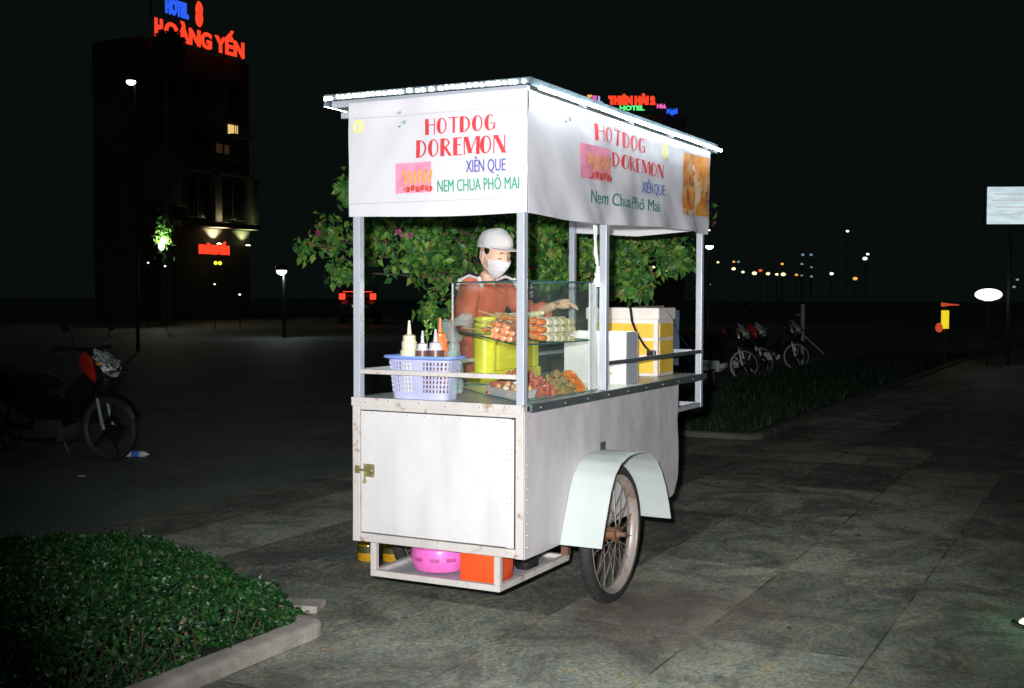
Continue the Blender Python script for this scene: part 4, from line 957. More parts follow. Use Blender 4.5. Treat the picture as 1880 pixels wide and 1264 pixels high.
# white board box, foam cooler with straps
wb = thing('white_box', 'white open board box on the counter, just right of the glass case', 'box', (1.44, 0.24, TOP))
rel(wb, MB().box((1.31, 0.068, TOP), (1.318, 0.42, 1.158)), 'box_side', M_box, bevel=0.001)
rel(wb, MB().box((1.319, 0.068, TOP), (1.47, 0.074, 1.158)), 'box_side', M_galv, bevel=0.001)
rel(wb, MB().box((1.471, 0.068, TOP), (1.478, 0.42, 1.158)), 'box_side', M_box, bevel=0.001)
rel(wb, MB().box((1.319, 0.414, TOP), (1.47, 0.42, 1.158)), 'box_side', M_box, bevel=0.001)
rel(wb, MB().ball((1.309, 0.15, 0.945), 0.006, 8, 6), 'screw', M_brass)
cl = thing('foam_cooler', 'yellow banded foam cooler with a white lid at the right end of the counter', 'cooler', (2.06, 0.34, TOP))
rel(cl, MB().box((1.93, 0.125, TOP), (2.20, 0.56, TOP+0.385), 0.012), 'body', M_foam)
for i, (z0, z1) in enumerate(((0.02, 0.105), (0.125, 0.205), (0.222, 0.302))):
    rel(cl, MB().box((1.926, 0.150, TOP+z0), (1.934, 0.535, TOP+z1), 0.002), 'band', M_ychair); rel(cl, MB().box((1.955, 0.121, TOP+z0), (2.175, 0.129, TOP+z1), 0.002), 'band', M_ychair)
rel(cl, MB().box((1.922, 0.117, TOP+0.322), (2.208, 0.568, TOP+0.392), 0.010), 'lid', M_foam)
st = thing('carrying_strap', 'black webbing strap with a buckle hanging down the front of the foam cooler', 'strap', (1.91, 0.14, 1.05))
def ribbon(pts, wd, th=0.003, side=(0, 1, 0)):
    mb = MB(); pts = [Vector(p) for p in pts]; sd = Vector(side).normalized()*wd/2
    vs = []
    for i, p in enumerate(pts):
        d = (pts[min(i+1, len(pts)-1)]-pts[max(0, i-1)]).normalized(); n_ = d.cross(sd).normalized()*th
        vs += [p-sd, p+sd, p+sd+n_, p-sd+n_]
    fs = [(0, 1, 2, 3), tuple(range(len(vs)-1, len(vs)-5, -1))]
    for i in range(len(pts)-1):
        for a in range(4): fs.append((i*4+a, i*4+(a+1) % 4, i*4+4+(a+1) % 4, i*4+4+a))
    return mb.add(vs, fs)
rel(st, ribbon([(1.92, 0.29, 1.285), (1.90, 0.27, 1.20), (1.85, 0.22, 1.13), (1.80, 0.15, 1.06), (1.79, 0.11, 1.03)], 0.022, 0.003, (0.5, 0.8, 0)), 'webbing', M_black)
rel(st, MB().box((1.775, 0.085, 0.995), (1.80, 0.135, 1.045), 0.008), 'buckle', M_black)
st = thing('hanging_strap', 'black strap slanting from the cooler lid down to the rear guard rail', 'strap', (2.1, 0.11, 1.2))
rel(st, ribbon([(2.02, 0.30, 1.283), (2.04, 0.13, 1.285), (2.10, 0.105, 1.22), (2.18, 0.09, 1.12), (2.26, 0.05, 1.035), (2.30, 0.02, 1.02)], 0.026, 0.003, (0.9, 0.3, 0)), 'webbing', M_black)
dj = thing('jacket', 'dark blue cloth draped on the far guard rail behind the cooler', 'cloth', (2.34, 0.3, 1.02))
jm = MB(); vs = []; fs = []
for s_ in (0, 1):
    for i in range(13):
        for j in range(11):
            t = j/10; yy = 0.16+0.24*i/12*(0.4+0.6*(1-t)); vs.append((L+0.015+0.02*noise.noise(Vector((i*.5, j*.4, 2)))+0.012*s_, yy, 0.93+0.33*t))
for i in range(12):
    for j in range(10):
        k = i*11+j; fs += [(k, k+11, k+12, k+1), (143+k, 144+k, 143+k+12, 143+k+11)]
rel(dj, jm.add(vs, fs), 'cloth', plain('navy_cloth', (0.03, 0.05, 0.08), 0.9, 0, 0.3), True)
cbr = thing('hanging_cable', 'white cable with a lit bulb hanging from the canopy above the glass case', 'lamp', (1.10, 0.15, 2.13))
rel(cbr, MB().tube([(1.05, 0.15, 2.13), (1.06, 0.15, 1.80), (1.075, 0.15, 1.70), (1.10, 0.148, 1.56), (1.125, 0.15, 1.50)], 0.007, 6).tube([(1.09, 0.15, 2.13), (1.10, 0.15, 1.80), (1.105, 0.15, 1.66), (1.085, 0.152, 1.56), (1.125, 0.15, 1.49)], 0.005, 6), 'cable', M_trim, True)
rel(cbr, MB().lathe([(0, 0.05), (0.012, 0.05), (0.014, 0.02), (0.020, 0.015), (0.016, -0.005), (0, -0.006)], (1.13, 0.15, 1.445), 14), 'socket', M_trim, True)
rel(cbr, MB().ball((1.13, 0.15, 1.418), (0.021, 0.021, 0.024), 14, 10), 'bulb', glow('bulb_glass', (1.0, 0.97, 0.88), 5), True)
bl = bpy.data.lights.new('bulb_light', 'POINT'); bl.energy = 11; bl.color = (1.0, 0.97, 0.86); bl.shadow_soft_size = 0.03; blo = bpy.data.objects.new('bulb_light', bl); COL.objects.link(blo); blo.location = (1.13, 0.15, 1.375)

# ------------------------------------------------------------------ things in the rack under the cart
RZ = 0.095
pb = thing('pink_basin', 'glossy pink plastic basin in the rack under the cart', 'basin', (0.21, 0.53, RZ))
MB().lathe([(0.0, 0.0), (0.085, 0.0), (0.118, 0.012), (0.132, 0.040), (0.136, 0.075), (0.130, 0.110), (0.138, 0.118), (0.142, 0.126), (0.134, 0.128), (0.122, 0.112), (0.0, 0.09)], n=40).build('basin', M_pinkpl, pb, True)
hm = MB()
for a in (165, 200, 232):
    t = R(a); hm.beam((0.1365*math.cos(t-.16), 0.1365*math.sin(t-.16), 0.068), (0.1365*math.cos(t+.16), 0.1365*math.sin(t+.16), 0.068), 0.006, 0.016)
hm.build('handle_slot', plain('pink_shade', (0.45, 0.07, 0.25), 0.4), pb)
rb = thing('red_container', 'orange red square container at the right of the rack under the cart', 'container', (0.145, 0.255, RZ))
MB().box((-0.085, -0.095, 0), (0.085, 0.09, 0.135), 0.016).build('body', M_redpl, rb, True); MB().lathe([(0.03, 0.134), (0.03, 0.146), (0, 0.147)], (0.0, 0.03, 0), 16).build('cap', M_redpl, rb, True)
for (x, y, lab) in ((1.00, 1.46, 'amber cooking oil jug on the ground, left of the other jug under the cart'), (1.05, 1.33, 'amber cooking oil jug on the ground between the other jug and the pink basin')):
    ob = thing('oil_jug', lab, 'jug', (x, y, G), 0, 'oil jugs beyond the cart')
    MB().lathe([(0, 0), (0.054, 0), (0.060, .008), (0.060, .09), (0.055, .10), (0.060, .11), (0.060, .19), (0.045, .215), (0.018, .23), (0.018, .245), (0, .246)], n=20).build('body', M_oil, ob, True)
    MB().lathe([(0.0612, .045), (0.0612, .085)], n=20).build('label', M_oilw, ob, True)
    MB().lathe([(0.021, .235), (0.021, .252), (0, .253)], n=14).build('cap', M_redpl, ob, True)
bj = thing('black_jar', 'ribbed black container behind the red one in the rack', 'jar', (0.43, 0.20, RZ))
MB().lathe([(0, 0), (0.05, 0), (0.055, 0.01), (0.055, 0.03), (0.052, 0.033), (0.055, 0.037), (0.055, 0.06), (0.052, 0.063), (0.055, 0.067), (0.055, 0.10), (0.045, 0.112), (0, 0.114)], n=22).build('body', M_black, bj, True)

# ------------------------------------------------------------------ the vendor
def skinned(verts, edges, radii, sub=2):
    me = bpy.data.meshes.new('s'); me.from_pydata([tuple(v) for v in verts], edges, []); o = bpy.data.objects.new('s', me); COL.objects.link(o)
    m1 = o.modifiers.new('s', 'SKIN'); m1.use_smooth_shade = True
    for i, r_ in enumerate(radii): me.skin_vertices[0].data[i].radius = r_ if isinstance(r_, tuple) else (r_, r_)
    me.skin_vertices[0].data[0].use_root = True
    m2 = o.modifiers.new('b', 'SUBSURF'); m2.levels = sub
    dg = bpy.context.evaluated_depsgraph_get(); dg.update(); nm = bpy.data.meshes.new_from_object(o.evaluated_get(dg))
    mb = MB(); mb.add([v.co for v in nm.vertices], [tuple(p.vertices) for p in nm.polygons])
    bpy.data.objects.remove(o); return mb
P = dict(pel=(1.53,1.24,0.86), sp=(1.52,1.20,1.06), ch=(1.50,1.13,1.26), nb=(1.495,1.07,1.405), hd=(1.492,0.985,1.49),
         rs=(1.345,1.135,1.375), re=(1.325,1.13,1.13), rw=(1.365,0.90,1.215), ls=(1.655,1.055,1.370), le=(1.735,0.90,1.235), lw=(1.705,0.655,1.295),
         rh=(1.45,1.27,0.82), rk=(1.44,1.24,0.42), ra=(1.45,1.28,G+0.08), lh=(1.61,1.22,0.82), lk=(1.62,1.19,0.42), la=(1.61,1.23,G+0.08), rt=(1.43,1.15,G+0.045), ltt=(1.59,1.10,G+0.045))
SH = Vector((0.037, -0.071, 0))
for k_ in list(P):
    if k_ not in ('hd', 'rw', 'lw'): P[k_] = tuple(Vector(P[k_])+SH)
P['rs'] = (P['rs'][0]+0.03, P['rs'][1]-0.01, P['rs'][2]); P['re'] = (P['re'][0]+0.03, P['re'][1], P['re'][2])
wm = thing('person', 'woman in a white cap, white face mask and terracotta shirt serving behind the glass case', 'person', (1.52, 1.2, G))
ks = list(P); V = [P[k] for k in ks]; ix = {k: i for i, k in enumerate(ks)}
Eg = [('pel','sp'),('sp','ch'),('ch','nb'),('nb','hd'),('ch','rs'),('rs','re'),('re','rw'),('ch','ls'),('ls','le'),('le','lw'),('pel','rh'),('rh','rk'),('rk','ra'),('ra','rt'),('pel','lh'),('lh','lk'),('lk','la'),('la','ltt')]
rad = dict(pel=.115, sp=.10, ch=.085, nb=.046, hd=.046, rs=.042, re=.038, rw=.024, ls=.042, le=.038, lw=.024, rh=.085, rk=.055, ra=.038, lh=.085, lk=.055, la=.038, rt=.03, ltt=.03)
body = skinned(V, [(ix[a], ix[b_]) for a, b_ in Eg], [rad[k] for k in ks])
def hand(mb, wr, d, nrm, thumb, curl, k=1.0):
    """palm, four unequal bent fingers and a thumb leaving the side of the palm"""
    wr, d, nrm = Vector(wr), Vector(d).normalized(), Vector(nrm).normalized(); s_ = d.cross(nrm).normalized()*thumb; nrm = s_.cross(d).normalized()*thumb*1.0
    mb.tube([wr, wr+d*.02*k, wr+d*.05*k, wr+d*.078*k, wr+d*.088*k], [.022*k, .026*k, .030*k, .028*k, .020*k], 12)
    for i, (o_, ln) in enumerate(((.026, .066), (.009, .074), (-.009, .070), (-.026, .056))):
        p = wr+d*.076*k+s_*o_*k; dd = d.copy(); pts = [p]
        for q, f_ in enumerate((.45, .32, .23)):
            a = curl*(0.5+0.35*q); dd = (dd*math.cos(a)-nrm*math.sin(a)*1.0).normalized(); p = p+dd*ln*f_*k; pts.append(p)
        mb.tube(pts+[pts[-1]+dd*.004*k], [.0095*k, .0088*k, .0080*k, .0068*k, .003*k], 8)
    p = wr+d*.022*k+s_*.022*k; q1 = p+(d*.6+s_*.8).normalized()*.034*k; q2 = q1+(d*.9+s_*.35-nrm*.3).normalized()*.026*k
    mb.tube([p, q1, q2, q2+(q2-q1)*.15], [.013*k, .0105*k, .009*k, .004*k], 8)
hand(body, P['lw'], (-0.05, -0.97, 0.05), (0.25, 0, 1), 1, 0.45); hand(body, P['rw'], (0.05, -0.93, 0.12), (-0.2, 0, 1), -1, 0.6)
# head, local axes: +x forward, +y her left, +z up
HC = Vector((1.487, 0.935, 1.572)); yaw = math.atan2(-0.91, -0.40)
HM = Matrix.Translation(HC) @ Matrix.Rotation(yaw, 4, 'Z') @ Matrix.Rotation(R(13), 4, 'Y') @ Matrix.Scale(1.06, 4)
def head_pt(x, y, z, k=0.0):
    px, py, pz = 0.095*x, 0.076*y, 0.118*z
    if z < 0:
        t = -z; py *= 1-0.30*t**1.4
        if x < 0: px *= 1-0.35*t
        else: px *= 1+0.04*t
    if x > 0:
        g = lambda a, b_, sa, sb: math.exp(-((y-a)/sa)**2-((z-b_)/sb)**2)
        px += 0.024*g(0, -.22, .13, .16)+0.010*g(0, -.02, .10, .16)
        px -= 0.010*(g(.40, .04, .20, .10)+g(-.40, .04, .20, .10)); px += 0.004*(g(.42, .20, .25, .07)+g(-.42, .20, .25, .07))
        px += 0.005*(g(.5, -.25, .22, .2)+g(-.5, -.25, .22, .2)); px += 0.008*g(0, -.52, .22, .10)+0.006*g(0, -.85, .3, .14)
    v = Vector((px, py, pz)); return v+Vector((x, y, z)).normalized()*k
def sph_patch(fn, a0, a1, p0, p1, na, nb):
    vs = []; fs = []
    for i in range(na+1):
        for j in range(nb+1):
            a = a0+(a1-a0)*i/na; p = p0+(p1-p0)*j/nb
            vs.append(fn(math.cos(p)*math.cos(a), math.cos(p)*math.sin(a), math.sin(p)))
    for i in range(na):
        for j in range(nb): k = i*(nb+1)+j; fs.append((k, k+nb+1, k+nb+2, k+1))
    return vs, fs
hd = MB(); v_, f_ = sph_patch(head_pt, -math.pi, math.pi, -math.pi/2, math.pi/2, 48, 36); hd.add(v_, f_)
for s_ in (1, -1): hd.ball((-0.004, s_*0.076, -0.012), (0.014, 0.009, 0.028), 10, 8, Euler((0, 0, s_*0.4)).to_matrix()); hd.ball((0.002, s_*0.078, -0.034), (0.008, 0.006, 0.010), 8, 6)
body.add(hd.xf(HM).v, hd.f)
rel(wm, body, 'body', M_skin, True)
def HP(mb, name, m, smooth=True): return rel(wm, mb.xf(HM), name, m, smooth)
# eyes looking down: lids nearly closed with dark lashes, brows
for s_ in (1, -1):
    HP(MB().ball(head_pt(0.90, s_*0.36, 0.03, -0.008), (0.012, 0.013, 0.011), 12, 8), 'eye', M_skin)
    HP(MB().tube([head_pt(0.93, s_*(0.20+0.085*q), 0.005-0.035*math.sin(math.pi*q/4), 0.0035) for q in range(5)], [.0008, .0020, .0024, .0022, .0008], 5), 'eyelash', M_hair)
    HP(MB().tube([head_pt(0.93, s_*(0.17+0.10*q), 0.20+0.04*math.sin(math.pi*q/4), 0.003) for q in range(5)], [.0014, .0028, .0030, .0024, .001], 5), 'eyebrow', M_hair)
v_, f_ = sph_patch(lambda x, y, z: head_pt(x, y, z, 0.008), R(108), R(252), R(-22), R(60), 36, 20); hr = MB().add(v_, f_)
hr.ball((-0.085, 0, -0.005), (0.022, 0.03, 0.018), 14, 10)
for s_ in (1, -1): hr.ball((0.020, s_*0.071, 0.035), (0.022, 0.008, 0.030), 10, 8)
HP(hr, 'hair', M_hair)
# cap: crown, band, curved brim
def cap_pt(x, y, z):
    t = max(0, z); return Vector((0.105*x*(1-0.06*t)-0.006, 0.088*y*(1-0.05*t), 0.058+0.080*(z**0.85 if z > 0 else z)+(0.006 if x > 0 else -0.010*abs(x)*(1-t))))
v_, f_ = sph_patch(cap_pt, -math.pi, math.pi, 0.0, math.pi/2, 48, 14); cp = MB().add(v_, f_)
n0 = len(cp.v); vs = [cap_pt(math.cos(2*math.pi*i/48), math.sin(2*math.pi*i/48), 0) for i in range(48)]
cp.add([v+Vector((0, 0, -0.022)) for v in vs]+vs, [(i, (i+1) % 48, 48+(i+1) % 48, 48+i) for i in range(48)]); cp.ball((-0.006, 0, 0.139), 0.006, 8, 6)
cp.v = [tuple(Vector(v)*(1+0.030*noise.noise(Vector(v)*22))) for v in cp.v]
cap_o = HP(cp, 'cap', M_cap)
br_ = MB(); vs = []; fs = []
for s_ in (0, 1):
    for i in range(17):
        a = R(-62+124*i/16); 
        for j in range(7):
            t = j/6; r0 = Vector((0.103*math.cos(a), 0.086*math.sin(a), 0)); ln = 0.078*math.cos(a*0.95)**0.6
            p = r0+Vector((ln*t, 0.0, 0)); vs.append((p.x, p.y*(1+0.03*t), 0.052+0.006*t-0.20*(p.y**2)/0.09*(0.3+t)*0.5-0.003*s_))
for i in range(16):
    for j in range(6): k = i*7+j; fs += [(k, k+7, k+8, k+1), (119+k, 120+k, 119+k+8, 119+k+7)]
for i in range(16): k = i*7+6; fs.append((k, 119+k, 126+k, k+7))
for j in range(6):
    for i in (0, 16): k = i*7+j; fs.append((k, k+1, 120+k, 119+k))
br_.add(vs, fs); rel(wm, br_.xf(HM), 'cap_brim', M_cap, True)
def mask_pt(x, y, z):
    v = head_pt(x, y, z, 0.006); k = math.exp(-(y/.45)**2)*math.exp(-((z+.35)/.4)**2)*(x > 0); v.x += 0.012*k; return v
v_, f_ = sph_patch(mask_pt, R(-66), R(66), R(-70), R(-6), 26, 20); mk = MB().add(v_, f_)
mk.v = [tuple(Vector(v)*(1+0.020*noise.noise(Vector(v)*35)+0.006*math.sin(v[2]*260))) for v in mk.v]
mko = HP(mk, 'face_mask', M_mask)
for s_ in (1, -1):
    lp = MB().tube([head_pt(0.42, s_*0.9, -0.16, 0.007), Vector((0.018, s_*0.080, 0.005)), Vector((-0.010, s_*0.085, 0.018)), Vector((-0.016, s_*0.083, -0.02)), Vector((0.008, s_*0.080, -0.045)), head_pt(0.40, s_*0.75, -0.62, 0.007)], 0.0018, 5)
    rel(mko, MB().add([v for v in lp.xf(HM).v], lp.f).xf(Matrix.Translation((0, 0, 0))), 'ear_loop', M_mask) if False else HP(lp, 'ear_loop', M_mask)
# shirt over torso and upper arms, trousers, shoulder bands
S = dict(ch=(1.50,1.13,1.24), sp=(1.52,1.20,1.05), hip=(1.53,1.24,0.86), nb=(1.490,1.080,1.425), rs=(1.352,1.130,1.388), rm=(1.325,1.14,1.24), re=(1.322,1.13,1.12), ls=(1.648,1.055,1.385), lm=(1.705,0.975,1.285), le=(1.738,0.90,1.235), lf=(1.728,0.79,1.270))
for k_ in S: S[k_] = tuple(Vector(S[k_])+SH)
for k_ in ('rs', 'rm', 're'): S[k_] = (S[k_][0]+0.03, S[k_][1]-0.01, S[k_][2])
kk = list(S); jx = {k: i for i, k in enumerate(kk)}
shirt = skinned([S[k] for k in kk], [(jx[a], jx[b_]) for a, b_ in (('ch','sp'),('sp','hip'),('ch','nb'),('ch','rs'),('rs','rm'),('rm','re'),('ch','ls'),('ls','lm'),('lm','le'),('le','lf'))],
                [(.155,.12), (.16,.125), (.17,.13), .070, .070, .064, .058, .070, .064, .056, .050], 3)
def wrinkle(mb, a, f, b_=0.0, seed=0):
    mb.v = [tuple(Vector(v)+Vector((noise.noise(Vector(v)*f+Vector((seed, 0, 0))), noise.noise(Vector(v)*f+Vector((seed, 9, 0))), noise.noise(Vector(v)*f+Vector((seed, 0, 9)))))*a+Vector((noise.noise(Vector(v)*f*2.3), noise.noise(Vector(v)*f*2.3+Vector((5, 5, 5))), 0))*b_) for v in mb.v]; return mb
wrinkle(shirt, 0.016, 9, 0.010)
sho = rel(wm, shirt, 'shirt', M_shirt, True)
for (a, b_, c_, off) in (((1.345,1.060,1.430), (1.362,1.125,1.447), (1.38,1.20,1.42), 0), ((1.63,0.975,1.425), (1.642,1.03,1.445), (1.66,1.10,1.43), 0)):
    a, b_, c_ = [tuple(Vector(p)+SH+Vector((0.02 if p[0] < 1.5 else 0, 0, 0.012))) for p in (a, b_, c_)]
    band = MB().tube([Vector(a)-Vector((0, 0.02, 0.05)), a, b_, c_, Vector(c_)+Vector((0, 0.02, -0.05))], 0.013, 8); rel(wm, band, 'shoulder_band', M_stripe, True)
    band = MB().tube([Vector(p)+Vector((-0.004, -0.004, 0.0075)) for p in (a, b_, c_)], 0.010, 6); rel(wm, band, 'shoulder_stripe', M_stripe2, True)
T_ = dict(p=(1.53,1.24,0.88), rh=(1.45,1.27,0.80), rk=(1.44,1.24,0.42), ra=(1.45,1.28,G+0.10), lh=(1.61,1.22,0.80), lk=(1.62,1.19,0.42), la=(1.61,1.23,G+0.10))
for k_ in T_: T_[k_] = tuple(Vector(T_[k_])+SH)
tk = list(T_); tx = {k: i for i, k in enumerate(tk)}
tro = skinned([T_[k] for k in tk], [(tx[a], tx[b_]) for a, b_ in (('p','rh'),('rh','rk'),('rk','ra'),('p','lh'),('lh','lk'),('lk','la'))], [.14, .105, .075, .062, .105, .075, .062]); rel(wm, tro, 'trousers', M_trouser, True)
for x, y in ((1.472, 1.13), (1.637, 1.08)): rel(wm, MB().box((x-.045, y-.13, G), (x+.045, y+.11, G+.07), 0.03), 'shoe', M_black, True)

# ------------------------------------------------------------------ motorcycles
def extrude(mb, prof, y0, y1, inset=0.0):
    """side profile (x, z) extruded over y, cheeks pulled in by inset"""
    cx_ = sum(p[0] for p in prof)/len(prof); cz = sum(p[1] for p in prof)/len(prof); n = len(prof); vs = []
    ys = [y0, y0+(y1-y0)*0.18, y1-(y1-y0)*0.18, y1]; ks = [1-inset, 1, 1, 1-inset]
    for y, k in zip(ys, ks): vs += [(cx_+(x-cx_)*k, y, cz+(z-cz)*k) for x, z in prof]
    fs = [tuple(range(n)), tuple(3*n+i for i in range(n-1, -1, -1))]+[(a*n+i, (a+1)*n+i, (a+1)*n+(i+1) % n, a*n+(i+1) % n) for a in range(3) for i in range(n)]
    return mb.add(vs, fs)
def motorcycle(label, loc, rz, paint, group=None):
    root = thing('motorcycle', label, 'motorcycle', loc, rz, group)
    Rw = 0.285
    def whl(x, nm):
        M_ = Matrix.Translation((x, 0, Rw)) @ Matrix.Rotation(R(90), 4, 'X')
        w_ = MB().lathe([(Rw-0.026+0.026*math.cos(2*math.pi*k/10), 0.030*math.sin(2*math.pi*k/10)) for k in range(11)], n=40).xf(M_).build('wheel', M_tyre, root, True)
        MB().lathe([(Rw-.046, -.022), (Rw-.040, -.022), (Rw-.058, 0), (Rw-.040, .022), (Rw-.046, .022), (Rw-.062, 0), (Rw-.046, -.022)], n=40).xf(M_).build('rim', M_alloyd, w_, True)
        sp = MB()
        for k in range(5):
            a = 2*math.pi*k/5; sp.tube([(0.02*math.cos(a), .02*math.sin(a), 0), ((Rw-.055)*math.cos(a+.12), (Rw-.055)*math.sin(a+.12), 0)], [.014, .008], 6)
        sp.lathe([(0, -.045), (.035, -.045), (.035, .045), (0, .045)], n=16).lathe([(0.06, -.050), (0.11, -.050), (0.11, -.046), (0.06, -.046), (0.06, -.050)], n=24)
        sp.xf(M_).build('spokes', M_bikeblk, w_, True)
    whl(0.62, 'f'); whl(-0.62, 'r')
    for s_ in (-1, 1):
        MB().tube([(0.62, s_*0.065, Rw+0.0), (0.60, s_*0.065, Rw+.05), (0.545, s_*0.060, Rw+.27)], [.020, .019, .015], 10).build('fork', M_forks, root, True)
    MB().tube([(0.545, -0.06, Rw+.27), (0.50, -0.055, 0.70)], .017, 8).tube([(0.545, 0.06, Rw+.27), (0.50, 0.055, 0.70)], .017, 8).build('fork_crown', M_bikeblk, root, True)
    # front mudguard
    mb = MB(); vs = []; fs = []
    for i in range(15):
        a = R(20+125*i/14)
        for j, (yy, rr) in enumerate(((-.050, Rw+.012), (-.035, Rw+.036), (0, Rw+.044), (.035, Rw+.036), (.050, Rw+.012), (0.033, Rw+.030), (-.033, Rw+.030))): vs.append((0.62+rr*math.cos(a), yy, Rw+rr*math.sin(a)))
    for i in range(14):
        for j in range(7): fs.append((i*7+j, i*7+(j+1) % 7, i*7+7+(j+1) % 7, i*7+7+j))
    mb.add(vs, fs).build('mudguard', M_bikeblk, root, True)
    # front cowl, side shields, body
    extrude(MB(), [(0.62, 0.80), (0.70, 0.72), (0.66, 0.62), (0.52, 0.60), (0.42, 0.70), (0.40, 0.86), (0.44, 0.96), (0.52, 0.97)], -0.11, 0.11, 0.22).build('front_cowl', M_bikeblk, root, True, 0.006)
    for s_ in (-1, 1):
        a, b_ = (s_*0.118, s_*0.150)
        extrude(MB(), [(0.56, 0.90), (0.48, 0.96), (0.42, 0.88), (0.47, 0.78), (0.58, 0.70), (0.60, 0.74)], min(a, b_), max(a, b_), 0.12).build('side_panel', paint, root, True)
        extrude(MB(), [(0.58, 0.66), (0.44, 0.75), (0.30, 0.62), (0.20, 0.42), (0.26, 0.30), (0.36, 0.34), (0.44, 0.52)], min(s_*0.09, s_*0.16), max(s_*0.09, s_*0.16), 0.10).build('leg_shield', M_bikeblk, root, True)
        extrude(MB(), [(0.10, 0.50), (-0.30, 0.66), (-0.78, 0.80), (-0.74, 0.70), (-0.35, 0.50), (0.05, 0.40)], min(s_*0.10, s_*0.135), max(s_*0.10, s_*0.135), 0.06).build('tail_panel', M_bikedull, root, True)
    # headlight: a broad faceted lens wrapped round the cowl
    mb = MB(); vs = []; fs = []
    prof = [(0.705, 0.735, .045), (0.725, 0.775, .105), (0.715, 0.815, .130), (0.675, 0.855, .125), (0.625, 0.895, .110), (0.585, 0.935, .085), (0.575, 0.955, .05)]
    for (x_, z_, hw) in prof:
        for j in range(13):
            t = -1+2*j/12; vs.append((x_-0.055*abs(t)**2.2, hw*t, z_+0.030*abs(t)**2))
    for i in range(len(prof)-1):
        for j in range(12): k = i*13+j; fs.append((k, k+1, k+14, k+13))
    q = len(vs); vs += [(x-0.03, y*0.96, z-0.012) for x, y, z in vs]; fs += [tuple(q+i for i in reversed(f)) for f in fs[:]]
    hl = mb.add(vs, fs).build('headlight', M_lens, root, True)
    MB().beam((0.728, -0.11, 0.795), (0.728, 0.11, 0.795), 0.02, 0.012).tube([(0.70, -.07, .855), (0.725, 0, .80), (0.70, .07, .855)], .007, 6).build('lens_divider', M_bikeblk, hl)
    extrude(MB(), [(0.40, 0.62), (0.10, 0.46), (-0.10, 0.60), (-0.60, 0.76), (-0.72, 0.72), (-0.50, 0.52), (-0.10, 0.30), (0.15, 0.30), (0.36, 0.44)], -0.10, 0.10, 0.08).build('body', M_bikeblk, root, True, 0.008)
    extrude(MB(), [(0.06, 0.68), (-0.10, 0.76), (-0.35, 0.74), (-0.48, 0.80), (-0.76, 0.82), (-0.78, 0.77), (-0.40, 0.66), (0.02, 0.60)], -0.125, 0.125, 0.06).build('seat', M_bikeblk, root, True, 0.012)
    MB().box((-0.10, -0.12, 0.16), (0.22, 0.12, 0.36), 0.03).box((0.16, -0.07, 0.22), (0.30, 0.07, 0.33), 0.02).build('engine', M_alloyd, root, True)
    MB().tube([(0.16, -0.12, 0.20), (0.0, -0.15, 0.17), (-0.25, -0.17, 0.20), (-0.34, -0.175, 0.24), (-0.80, -0.18, 0.38)], [.016, .016, .018, .038, .042], 12).build('exhaust', M_bikeblk, root, True)
    for s_ in (-1, 1): MB().beam((-0.08, s_*0.09, 0.28), (-0.62, s_*0.09, Rw), 0.025, 0.04).tube([(-0.60, s_*.11, Rw), (-0.50, s_*.11, 0.62)], .022, 8).build('swingarm', M_bikeblk, root)
    hb = MB().tube([(0.38, -0.34, 0.985), (0.42, -0.22, 0.990), (0.45, -0.08, 0.965), (0.45, 0.08, 0.965), (0.42, 0.22, 0.990), (0.38, 0.34, 0.985)], 0.012, 8)
    hb.box((0.40, -0.09, 0.955), (0.50, 0.09, 0.995), 0.015); hbo = hb.build('handlebar', M_bikeblk, root, True)
    for s_ in (-1, 1):
        MB().tube([(0.38, s_*0.23, 0.985), (0.37, s_*0.235, 0.985), (0.36, s_*0.36, 0.985)], .018, 10).build('grip', M_bikeblk, hbo, True)
        m_ = MB().tube([(0.42, s_*0.20, 0.99), (0.44, s_*0.23, 1.08), (0.42, s_*0.27, 1.15)], .005, 6); m_.ball((0.42, s_*0.30, 1.17), (0.018, 0.062, 0.040), 14, 8); m_.build('mirror', M_bikeblk, hbo, True)
        MB().ball((0.62, s_*0.125, 0.86), (0.03, 0.018, 0.022), 10, 8).build('turn_signal', plain('amber_lens', (0.6, 0.3, 0.08), 0.2), root, True)
    extrude(MB(), [(-0.60, 0.62), (-0.72, 0.66), (-0.95, 0.50), (-0.98, 0.42), (-0.93, 0.44), (-0.74, 0.60)], -0.07, 0.07, 0.05).build('rear_mudguard', M_bikeblk, root, True)
    MB().box((-0.83, -0.08, 0.72), (-0.76, 0.08, 0.79), 0.02).build('tail_light', plain('red_lens', (0.5, 0.02, 0.02), 0.2, coat=0.5), root, True)
    MB().tube([(0.02, 0.10, 0.20), (-0.03, 0.26, 0.01)], .010, 6).build('kickstand', M_forks, root)
    return root
S2 = 1.0355
hx, hy = 0.127, -0.992; rz_ = math.atan2(hy, hx)
ux, uy = 3.16, 5.62
m0 = motorcycle('black and red motorcycle cut off by the left edge, its headlight facing right', (ux-0.62*hx, uy-0.62*hy, G), rz_, M_bikered)
right_bikes = [(15.3, 4.15, -95, 'dark motorcycle with a bright front wheel arc, parked nearest the canopy post'), (16.6, 4.2, -101, 'dark motorcycle with a red panel, parked second in the row right of the cart'),
               (12.9, 4.5, -112, 'dark motorcycle half hidden behind the far canopy post'), (18.6, 4.1, -92, 'faint dark motorcycle at the right end of the row near the white pole')]
paint2 = [M_bikeblk, M_bikered, M_bikeblk, M_bikeblk]
